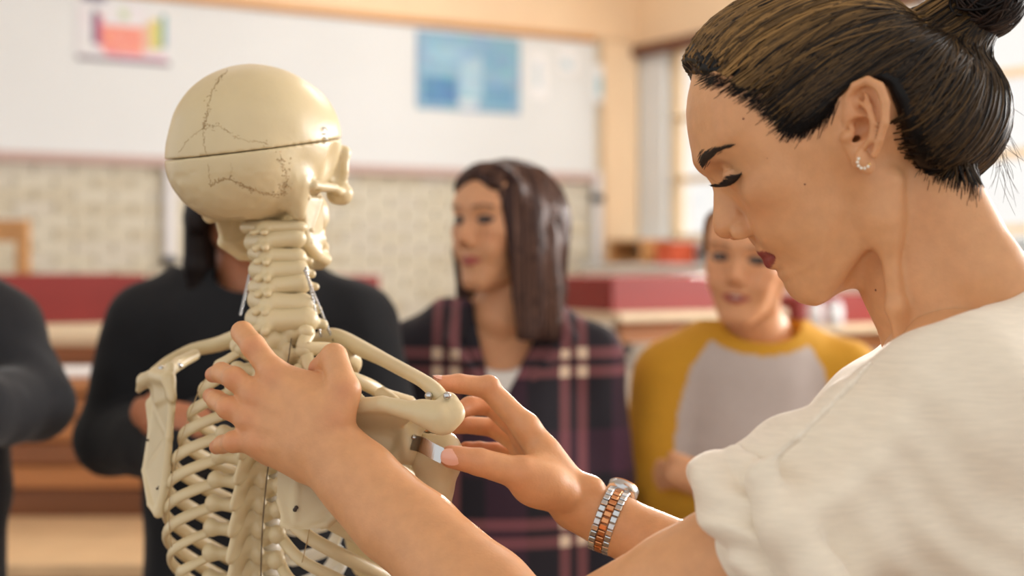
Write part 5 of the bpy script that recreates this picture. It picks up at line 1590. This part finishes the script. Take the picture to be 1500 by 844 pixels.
def student_head(parent, O, B, skin, hairc, neck_to, smile, jaw=0.88, eyes=True, gaze=(1, 0, 0), brow=(40, 28, 24)):
    """head, neck, eyes; returns head mesh arrays in the world and a function head frame -> world"""
    h2w = lambda V: O + np.asarray(V) @ B
    w2h = lambda V: (np.asarray(V) - O) @ B.T
    v = Vol(W3(-12, -9, -20), W3(10, 9, 13.5), 0.0028)
    build_head(v, smile=smile, eye_open=0.85 if eyes else 0.0, jaw=jaw)
    nk = w2h(neck_to)
    v.chain([W3(-2.8, 0, -2.5), W3(-3.0, 0, -6.0) * .6 + nk * .4, nk], [5.2 * cm, 4.9 * cm, 6.0 * cm], 1.5 * cm)
    for s in (1, -1):
        v.add(ell(W3(-3.0, 7.2 * s, 1.0), W3(1.5, 0.55, 2.9)), 0.4 * cm)
        v.sub(ell(W3(-2.6, 7.9 * s, 1.0), W3(0.7, 0.5, 1.4)), 0.3 * cm)
    if smile > .8: v.sub(ell(W3(6.7, 0, -3.55), W3(0.9, 1.6, 0.34)), 0.12 * cm)
    V, Q = v.mesh()
    c = head_tint(V, np.asarray(skin), np.array(srgb(176, 88, 78)))
    x, y, z = V[:, 0] / cm, np.abs(V[:, 1]) / cm, V[:, 2] / cm
    bz = 4.75 + 0.35 * np.sin((y - 1.2) / 3.6 * 2.2) - 0.12 * np.maximum(y - 3.5, 0)
    bm = (np.abs(z - bz) < 0.24) & (y > 1.3) & (y < 5.0) & (x > 3.5)
    c[bm] = 0.65 * np.array(srgb(*brow)) + 0.35 * np.asarray(skin)
    em = ((y - 3.15) / 1.6) ** 2 + ((z - 2.85) / 0.74) ** 2
    c[(em < 1) & (x > 4.6)] = np.array(srgb(66, 44, 38))
    hv = vcol
    if eyes:
        for s in (1, -1):
            g = nrm(np.array(gaze)); r = 1.22 * cm; cc = W3(5.50, 3.1 * s, 2.75)
            e = Vol(cc - .016, cc + .016, .0014); e.add(ell(cc, r), 0); Ve, Qe = e.mesh()
            eo = obj('eye', h2w(Ve), Qe, m_eye, parent)
            dt = ((Ve - cc) / r) @ g
            vcol(eo, np.where((dt > 0.80)[:, None], np.array(srgb(40, 26, 20)), np.array(srgb(190, 180, 172))))
    if smile > .8:
        tv = Vol(W3(4.5, -2.5, -4.5), W3(7.5, 2.5, -2.5), .0014); tv.add(ell(W3(5.1, 0, -3.4), W3(1.35, 1.75, 0.42)), 0); Vt_, Qt_ = tv.mesh()
        obj('teeth', h2w(Vt_), Qt_, m_teeth, parent)
    return h2w(V), Q, c, h2w

def cap_hair(parent, h2w, B, O, colour, long=None, name='hair', tight=False, n_str=500, seed=1, light=None, opening=((8.6, 0, -0.6), (5.4, 6.2, 9.6))):
    v = Vol(W3(-15, -12, -26), W3(9, 12, 15), 0.0035, kmax=0.03)
    build_head(v, eye_open=0)
    v.F -= 0.0065 if tight else 0.0105
    v.cap(lambda x, y, z: hpoly(x - (0.0 if tight else 0.004), z) + 0 * y, 0.5 * cm)
    if long: long(v)
    v.displace(lambda x, y, z: 0.0010 * vnoise(x * 90, y * 90, z * 6), 0.01)
    V, Q = v.mesh()
    o = obj(name, h2w(V), Q, m_hair, parent); vcol(o, np.tile(np.asarray(colour), (len(V), 1)))
    bv = BVHTree.FromPolygons([Vector(q) for q in V], Q.tolist())
    rg_ = np.random.default_rng(seed); paths, rads, cols = [], [], []
    zmin = V[:, 2].min()
    light = colour * 2.2 if light is None else light
    for i in range(n_str):
        ph = rg_.random() * 2 * math.pi; dirv = np.array([math.cos(ph), math.sin(ph), 0]); pts = []
        zb = zmin + 0.003 + rg_.random() * 0.02
        for t in np.linspace(0, 1, 16):
            z = 0.120 * (1 - t) ** 1.0 + zb * t if not tight else 0.12 * (1 - t) - 0.02 * t
            c0 = np.array([-0.025 - 0.02 * t, 0, z])
            h = bv.ray_cast(Vector(c0 + dirv * 0.2), Vector(-dirv))
            if h[0] is None: break
            q = np.array(h[0]); pts.append(q + dirv * (0.0003 + 0.0012 * rg_.random() * 0.3))
        if len(pts) == 16:
            pts = np.array(pts)
            if np.linalg.norm(np.diff(pts, axis=0), axis=1).max() < 0.05:
                paths.append(pts); rads.append(.0008 + .0010 * rg_.random()); g = rg_.random() ** 2; cols.append(colour * (1 - g) + light * g)
    if paths:
        Vs_, Qs_, Cs_ = strands_mesh(paths, rads, 4, cols)
        lo_ = obj('hair_locks', h2w(Vs_), Qs_, m_hair, o); vcol(lo_, Cs_); tag(lo_, kind='stuff')
    return o

# -------------------------------------------------- plaid shirt student
D = 2.30
pl = empty('person', P(735, HORIZON, D + .05) * [1, 1, 0], 'young woman with long straight brown hair in a dark plaid shirt over a white top', 'person')
SK1 = np.array(srgb(222, 164, 122))
B1 = head_frame((-0.73, -0.68), math.radians(3), 0.0); O1 = P(733, 352, D)
nb = P(738, 462, D + .03)
Vp, Qp, Cp, h1 = student_head(pl, O1, B1, SK1, None, nb, 0.35, gaze=(0.96, 0.25, 0.0))
# chest skin in the open collar
vt = Vol(P(560, 860, D) - [0, .2, 0], P(920, 440, D) + [0, .3, 0], 0.006, kmax=.05)
vt.chain([P(735, 500, D + .06), P(735, 700, D + .06), P(735, 870, D + .06)], [.10, .125, .12], .05, (0, 1, 0), .70)
vt.chain([P(620, 525, D + .06), P(738, 480, D + .06), P(850, 525, D + .06)], [.045, .06, .045], .05)
Vt1, Qt1 = vt.mesh()
V, Q = join_raw([(Vp, Qp), (Vt1, Qt1)])
bo = obj('body', V, Q, m_skin, pl); vcol(bo, np.concatenate([Cp, np.tile(SK1, (len(Vt1), 1))]))
HAIR1 = np.array(srgb(58, 38, 34))
def long1(v):
    for s in (1, -1):
        v.chain([W3(0.0, 7.0 * s, 5.0), W3(0.6, 7.6 * s, -2.0), W3(-0.6, 7.6 * s, -9.0), W3(-1.0, 7.4 * s, -15.5)],
                [1.6 * cm, 2.0 * cm, 2.0 * cm, 1.7 * cm], 1.5 * cm)
    v.chain([W3(-6.0, 0, 0.0), W3(-6.8, 0, -8.0), W3(-6.6, 0, -15.5)], [6.4 * cm, 6.0 * cm, 5.4 * cm], 1.5 * cm)
    v.add(tri(W3(0.2, 7.8, 0), W3(-1, 7.6, -15), W3(-7, 5.5, -15), 1.5 * cm), 1.0 * cm)
    v.add(tri(W3(0.2, 7.8, 0), W3(-7, 6.5, 0), W3(-7, 5.5, -15), 1.5 * cm), 1.0 * cm)
    v.add(tri(W3(4.4, 2.6, 9.6), W3(3.4, 6.0, 6.0), W3(-3, 6, 9), 1.1 * cm), 1.0 * cm)
    v.add(tri(W3(3.8, 5.6, 7.0), W3(2.4, 7.0, -3.0), W3(-1, 7.4, 4), 1.1 * cm), 1.0 * cm)
    v.add(cone(W3(2.2, 7.2, -3.0), W3(0.8, 7.8, -15.0), 1.2 * cm, 1.2 * cm), 1.2 * cm)
    v.chain([W3(5.4, 0.3, 10.2), W3(5.2, 3.4, 8.6), W3(4.1, 6.0, 4.8), W3(3.0, 6.9, -2.0), W3(2.0, 7.2, -9), W3(1.2, 8.0, -16)], [1.0 * cm, 1.0 * cm, 1.0 * cm, 1.2 * cm, 1.2 * cm, 1.2 * cm], 1.0 * cm)
    v.chain([W3(5.6, -0.6, 10.4), W3(4.9, -4.0, 8.0), W3(2.6, -6.6, 3.0), W3(0.5, -7.4, -3.0)], [1.0 * cm, 0.9 * cm, 0.9 * cm, 1.0 * cm], 1.0 * cm)
    v.chain([W3(-3.0, 7.6, 2.0), W3(-3.5, 8.4, -8.0), W3(-4.0, 9.0, -16)], [1.6 * cm, 1.6 * cm, 1.5 * cm], 1.2 * cm)
    v.cap(lambda x, y, z: -(z + 0.160) + 0 * x + 0 * y, 0.004)
cap_hair(pl, h1, B1, O1, HAIR1, long1, n_str=1100, seed=2, light=np.array(srgb(126, 92, 76)), opening=((8.9, -1.2, 0.2), (5.2, 5.2, 9.2)))

# plaid cloth
def plaid_mat():
    m = bpy.data.materials.new('dark_plaid_flannel'); m.use_nodes = True
    N = m.node_tree.nodes; L = m.node_tree.links; b = N['Principled BSDF']; b.inputs['Roughness'].default_value = 0.85
    b.inputs['Sheen Weight'].default_value = 0.05
    tc = N.new('ShaderNodeTexCoord'); sp = N.new('ShaderNodeSeparateXYZ'); L.new(tc.outputs['Object'], sp.inputs[0])
    def mth(op, a, b_=None):
        n = N.new('ShaderNodeMath'); n.operation = op
        for i, v in enumerate((a, b_)):
            if v is None: continue
            if isinstance(v, (int, float)): n.inputs[i].default_value = v
            else: L.new(v, n.inputs[i])
        return n.outputs[0]
    def bands(src, off, period, cents, half):
        f = mth('FRACT', mth('DIVIDE', mth('SUBTRACT', src, off), period)); tot = None
        for c in cents:
            k = mth('LESS_THAN', mth('ABSOLUTE', mth('SUBTRACT', f, c)), half)
            tot = k if tot is None else mth('ADD', tot, k)
        return tot
    x0 = float(P(636, 0, D - .1)[0]); z0 = float(P(0, 548, D - .1)[2])
    px = 0.205; pz = 0.270
    vx = bands(sp.outputs['X'], x0 - 0.02, px, (0.10, 0.24), 0.042); vz = bands(sp.outputs['Z'], z0 - 0.03, pz, (0.10, 0.21), 0.034)
    wx = bands(sp.outputs['X'], x0 - 0.02, px, (0.64,), 0.16); wz = bands(sp.outputs['Z'], z0 - 0.03, pz, (0.62,), 0.13)
    tot = mth('ADD', vx, vz)
    rp = N.new('ShaderNodeValToRGB'); rp.color_ramp.interpolation = 'CONSTANT'
    e = rp.color_ramp.elements; e[0].position = 0; e[0].color = (*srgb(30, 26, 36), 1); e[1].position = 0.25; e[1].color = (*srgb(118, 72, 76), 1)
    e2 = e.new(0.75); e2.color = (*srgb(236, 212, 186), 1)
    L.new(mth('MULTIPLY', tot, 0.5), rp.inputs[0])
    mx = N.new('ShaderNodeMixRGB'); mx.blend_type = 'ADD'; L.new(mth('MULTIPLY', mth('ADD', wx, wz), 0.5), mx.inputs[0])
    L.new(rp.outputs[0], mx.inputs[1]); mx.inputs[2].default_value = (*srgb(66, 26, 46), 1)
    L.new(mx.outputs[0], b.inputs['Base Color'])
    return m
m_plaid = plaid_mat()
m_tee = mat('white_cotton', srgb(238, 234, 228), 0.85, bump=.1)
vt = Vol(P(540, 870, D) - [0.02, .25, .08], P(930, 440, D) + [0.02, .30, 0], 0.0042, kmax=.06)
DB = D + .06
vt.chain([P(735, 545, DB), P(735, 700, DB), P(735, 900, DB)], [.146, .154, .158], .05, (0, 1, 0), .72)
vt.chain([P(610, 528, DB), P(738, 478, DB), P(860, 528, DB)], [.058, .070, .058], .05)
for sx, ex in ((608, 584), (862, 880)):
    vt.chain([P(sx, 530, DB), P(ex, 700, DB + .01), P(ex + (6 if ex > 700 else -2), 880, DB - .03)], [.060, .054, .048], .03)
# open V front: cut a wedge out of the front
va_, vb_, vc_ = P(682, 440, D - .12), P(812, 440, D - .12), P(730, 612, D - .12)
def wedge(x, y, z):
    e1 = nrm(np.array([vc_[2] - va_[2], 0, -(vc_[0] - va_[0])])); e2 = nrm(np.array([-(vc_[2] - vb_[2]), 0, (vc_[0] - vb_[0])]))
    d1 = (x - va_[0]) * e1[0] + (z - va_[2]) * e1[2]; d2 = (x - vb_[0]) * e2[0] + (z - vb_[2]) * e2[2]
    return np.maximum(np.maximum(d1, d2), (y - (DB + 0.02)))
vt.F = -smin(-vt.F, wedge(vt.ax[0][:, None, None], vt.ax[1][None, :, None], vt.ax[2][None, None, :]).astype(np.float32), .004)
# collar flaps
for s, (a, b, c) in ((1, ((680, 452), (660, 500), (706, 560))), (-1, ((812, 452), (835, 495), (778, 560)))):
    vt.chain([P(*a, D - .01), P(*b, D - .055), P(*c, D - .075)], [.014, .012, .006], .010)
vt.displace(lambda x, y, z: .005 * vnoise(x * 9, y * 9, z * 7) + .002 * vnoise(x * 26, y * 26, z * 20), .02)
Vs_, Qs_ = vt.mesh(); obj('plaid_shirt', Vs_, Qs_, m_plaid, pl)
vt = Vol(P(640, 870, D) - [0, .1, 0], P(830, 500, D) + [0, .2, 0], 0.005, kmax=.04)
vt.chain([P(735, 560, DB - .005), P(735, 700, DB - .005), P(735, 880, DB - .005)], [.130, .138, .142], .05, (0, 1, 0), .72)
ct = P(735, 492, D - .03)
vt.sub(ell(ct, (.060, .10, .058)), .006)
vt.cap(lambda x, y, z: z - P(735, 535, D)[2] + 0 * x + 0 * y, .004)
Vs_, Qs_ = vt.mesh(); obj('white_top', Vs_, Qs_, m_tee, pl)
pc = P(735, HORIZON, DB)
legs(pl, pc[0], pc[1], (-0.1, -1), 0.90)

# -------------------------------------------------- raglan shirt student with yellow sleeves
D = 2.40
ye = empty('person', P(1105, HORIZON, D + .06) * [1, 1, 0], 'smiling young woman with arms folded in a grey shirt with mustard yellow sleeves', 'person')
SK2 = np.array(srgb(226, 166, 122))
B2 = head_frame((-0.40, -0.92), math.radians(-3), math.radians(-6)); O2 = P(1094, 401, D - .02)
Vp, Qp, Cp, h2 = student_head(ye, O2, B2, SK2, None, P(1108, 492, D + .05), 1.0, gaze=(0.96, 0.2, 0.05), brow=(110, 76, 54))
va = Vol(P(930, 800, D) - [0, .25, .02], P(1290, 470, D) + [0, .2, 0], .005, kmax=.03)
va.chain([P(1115, 712, D - .115), P(1030, 702, D - .13), P(990, 694, D - .12)], [.034, .030, .024], .012)
for k, (dx, dy) in enumerate(((-34, -16), (-38, -4), (-38, 8), (-32, 19))):
    va.add(cone(P(1000, 694 + 6 * k - 9, D - .122), P(1000 + dx, 694 + dy, D - .095), .0095, .0075), .006)
va.add(cone(P(1010, 680, D - .13), P(985, 668, D - .13), .011, .009), .008)
Va2, Qa2 = va.mesh()
V, Q = join_raw([(Vp, Qp), (Va2, Qa2)])
bo = obj('body', V, Q, m_skin, ye); vcol(bo, np.concatenate([Cp, np.tile(SK2 * .92, (len(Va2), 1))]))
cap_hair(ye, h2, B2, O2, np.array(srgb(128, 92, 62)), None, tight=True, n_str=300, seed=4, opening=((9.3, 0, -1.8), (5.2, 6.0, 8.9)))
m_raglan = mat('raglan_cotton', (.5, .5, .5), 0.85, tint=True, noise=.08, nscale=140, bump=.15, bscale=300)
vt = Vol(P(900, 900, D) - [0.02, .30, 0], P(1300, 470, D) + [.02, .32, 0], .0042, kmax=.06)
DB = D + .06
vt.chain([P(1105, 565, DB), P(1105, 700, DB), P(1105, 900, DB)], [.135, .140, .150], .05, (0, 1, 0), .72)
vt.chain([P(985, 548, DB), P(1108, 508, DB), P(1232, 548, DB)], [.056, .066, .056], .05)
vt.chain([P(978, 550, DB), P(950, 715, DB - .02), P(1060, 748, D - .135), P(1150, 735, D - .14)], [.058, .050, .044, .040], .03)
vt.chain([P(1238, 550, DB), P(1262, 715, DB - .02), P(1160, 720, D - .11), P(1090, 708, D - .115)], [.058, .052, .046, .040], .03)
nkc = P(1108, 480, D + .045)
vt.sub(ell(nkc, (.073, .085, .042)), .004)
vt.displace(lambda x, y, z: .004 * vnoise(x * 10, y * 10, z * 9) + .0022 * vnoise(x * 28, y * 28, z * 20), .02)
Vs_, Qs_ = vt.mesh()
so = obj('raglan_shirt', Vs_, Qs_, m_raglan, ye)
YEL = np.array(srgb(208, 152, 38)); GRY = np.array(srgb(196, 184, 178))
zz_ = [P(0, y, D)[2] for y in (470, 500, 540, 600, 680, 760)]
xl = np.interp(Vs_[:, 2], zz_[::-1], [P(x, 0, D)[0] for x in (1052, 1038, 1010, 994, 985, 985)][::-1])
xr = np.interp(Vs_[:, 2], zz_[::-1], [P(x, 0, D)[0] for x in (1165, 1182, 1205, 1222, 1232, 1232)][::-1])
dn = np.sqrt(((Vs_[:, 0] - nkc[0]) / .073) ** 2 + ((Vs_[:, 1] - nkc[1]) / .085) ** 2 + ((Vs_[:, 2] - nkc[2]) / .042) ** 2)
fore = (Vs_[:, 2] < P(0, 682, D - .1)[2]) & (Vs_[:, 1] < D - .055)
yel = (Vs_[:, 0] < xl) | (Vs_[:, 0] > xr) | (dn < 1.38) | fore
vcol(so, np.where(yel[:, None], YEL, GRY))
pc = P(1105, HORIZON, DB)
legs(ye, pc[0], pc[1], (0, -1), 0.88)

# -------------------------------------------------- black sweater student behind the skeleton
D = 2.10
bk = empty('person', P(368, HORIZON, D + .06) * [1, 1, 0], 'person with long dark hair in a black sweater standing behind the skeleton', 'person')
SK3 = np.array(srgb(186, 122, 88))
B3 = head_frame((0.25, -0.97), math.radians(-4)); O3 = P(366, 300, D)
Vp, Qp, Cp, h3 = student_head(bk, O3, B3, SK3, None, P(372, 425, D + .05), 0.2)
va = Vol(P(150, 700, D) - [0, .3, .02], P(360, 560, D) + [0, .1, 0], .005, kmax=.03)
va.chain([P(300, 628, D - .17), P(232, 612, D - .16), P(214, 604, D - .15)], [.030, .027, .022], .012)
for k in range(4): va.add(cone(P(224, 594 + 9 * k, D - .155), P(204 - 2 * (k % 2), 590 + 9 * k, D - .125), .0095, .008), .006)
va.add(cone(P(236, 596, D - .165), P(222, 584, D - .165), .011, .009), .008)
Va3, Qa3 = va.mesh()
V, Q = join_raw([(Vp, Qp), (Va3, Qa3)])
bo = obj('body', V, Q, m_skin, bk); vcol(bo, np.concatenate([Cp, np.tile(SK3, (len(Va3), 1))]))
def long3(v):
    for s in (1, -1):
        v.chain([W3(5.4, 0.5 * s, 10.2), W3(4.9, 3.8 * s, 8.2), W3(3.6, 6.2 * s, 4.6), W3(2.0, 7.4 * s, -3.0)], [0.9 * cm, 0.9 * cm, 1.0 * cm, 1.1 * cm], 1.0 * cm)
        v.chain([W3(0.0, 7.0 * s, 5.0), W3(0.4, 7.6 * s, -2.0), W3(-0.5, 7.6 * s, -9.0), W3(-1.0, 7.4 * s, -15.0)], [1.6 * cm, 2.0 * cm, 2.0 * cm, 1.4 * cm], 1.5 * cm)
    v.chain([W3(-6.0, 0, 0.0), W3(-6.8, 0, -8.0), W3(-6.6, 0, -15.0)], [6.4 * cm, 6.0 * cm, 5.0 * cm], 1.5 * cm)
cap_hair(bk, h3, B3, O3, np.array(srgb(26, 20, 20)), long3, n_str=350, seed=6)
m_black_knit = mat('black_knit', srgb(19, 21, 26), 0.9, noise=.2, nscale=200, bump=.3, bscale=400, sheen=.06)
vt = Vol(P(95, 900, D) - [.02, .32, 0], P(620, 395, D) + [.02, .30, 0], .0048, kmax=.06)
DB = D + .06
vt.chain([P(368, 500, DB), P(368, 700, DB), P(368, 900, DB)], [.150, .155, .165], .05, (0, 1, 0), .72)
vt.chain([P(232, 478, DB), P(370, 432, DB), P(508, 478, DB)], [.064, .075, .064], .05)
vt.chain([P(222, 480, DB), P(166, 640, DB - .02), P(270, 650, D - .15), P(380, 630, D - .17)], [.066, .056, .046, .042], .03)
vt.chain([P(520, 480, DB), P(560, 640, DB - .02), P(450, 640, D - .13), P(290, 622, D - .15)], [.066, .058, .046, .036], .03)
vt.sub(ell(P(372, 405, D + .02), (.062, .075, .04)), .006)
vt.displace(lambda x, y, z: .005 * vnoise(x * 10, y * 10, z * 9) + .003 * vnoise(x * 24, y * 24, z * 24), .02)
Vs_, Qs_ = vt.mesh(); obj('sweater', Vs_, Qs_, m_black_knit, bk)
pc = P(368, HORIZON, DB)
legs(bk, pc[0], pc[1], (0, -1), 0.90)

# -------------------------------------------------- person cut by the left edge
D = 1.95
gr = empty('person', P(-150, HORIZON, D + .06) * [1, 1, 0], 'person in a dark grey sweater with folded arms at the left edge', 'person')
B4 = head_frame((0.5, -0.86)); O4 = P(-150, 290, D)
Vp, Qp, Cp, h4 = student_head(gr, O4, B4, SK2, None, P(-150, 420, D + .05), 0.2)
bo = obj('body', Vp, Qp, m_skin, gr); vcol(bo, Cp)
cap_hair(gr, h4, B4, O4, np.array(srgb(40, 30, 26)), None, tight=True, n_str=150, seed=8)
m_grey_knit = mat('dark_grey_knit', srgb(32, 33, 38), 0.9, noise=.3, nscale=160, bump=.35, bscale=400, sheen=.15)
vt = Vol(P(-420, 900, D) - [.02, .30, 0], P(140, 380, D) + [.02, .30, 0], .005, kmax=.06)
DB = D + .06
vt.chain([P(-150, 500, DB), P(-150, 700, DB), P(-150, 900, DB)], [.150, .150, .150], .05, (0, 1, 0), .75)
vt.chain([P(-300, 482, DB), P(-150, 432, DB), P(-14, 486, DB)], [.064, .075, .064], .05)
vt.chain([P(-8, 488, DB), P(50, 590, DB - .06), P(-40, 604, D - .14), P(-150, 600, D - .17)], [.062, .052, .046, .042], .03)
vt.chain([P(-300, 485, DB), P(-350, 640, DB - .02), P(-240, 640, D - .13), P(-90, 600, D - .14)], [.066, .058, .046, .040], .03)
vt.sub(ell(P(-150, 405, D + .02), (.062, .075, .04)), .006)
vt.displace(lambda x, y, z: .004 * vnoise(x * 10, y * 10, z * 9) + .003 * vnoise(x * 30, y * 30, z * 24), .02)
Vs_, Qs_ = vt.mesh(); obj('sweater', Vs_, Qs_, m_grey_knit, gr)
pc = P(-150, HORIZON, DB)
legs(gr, pc[0], pc[1], (0.3, -1), 0.93)
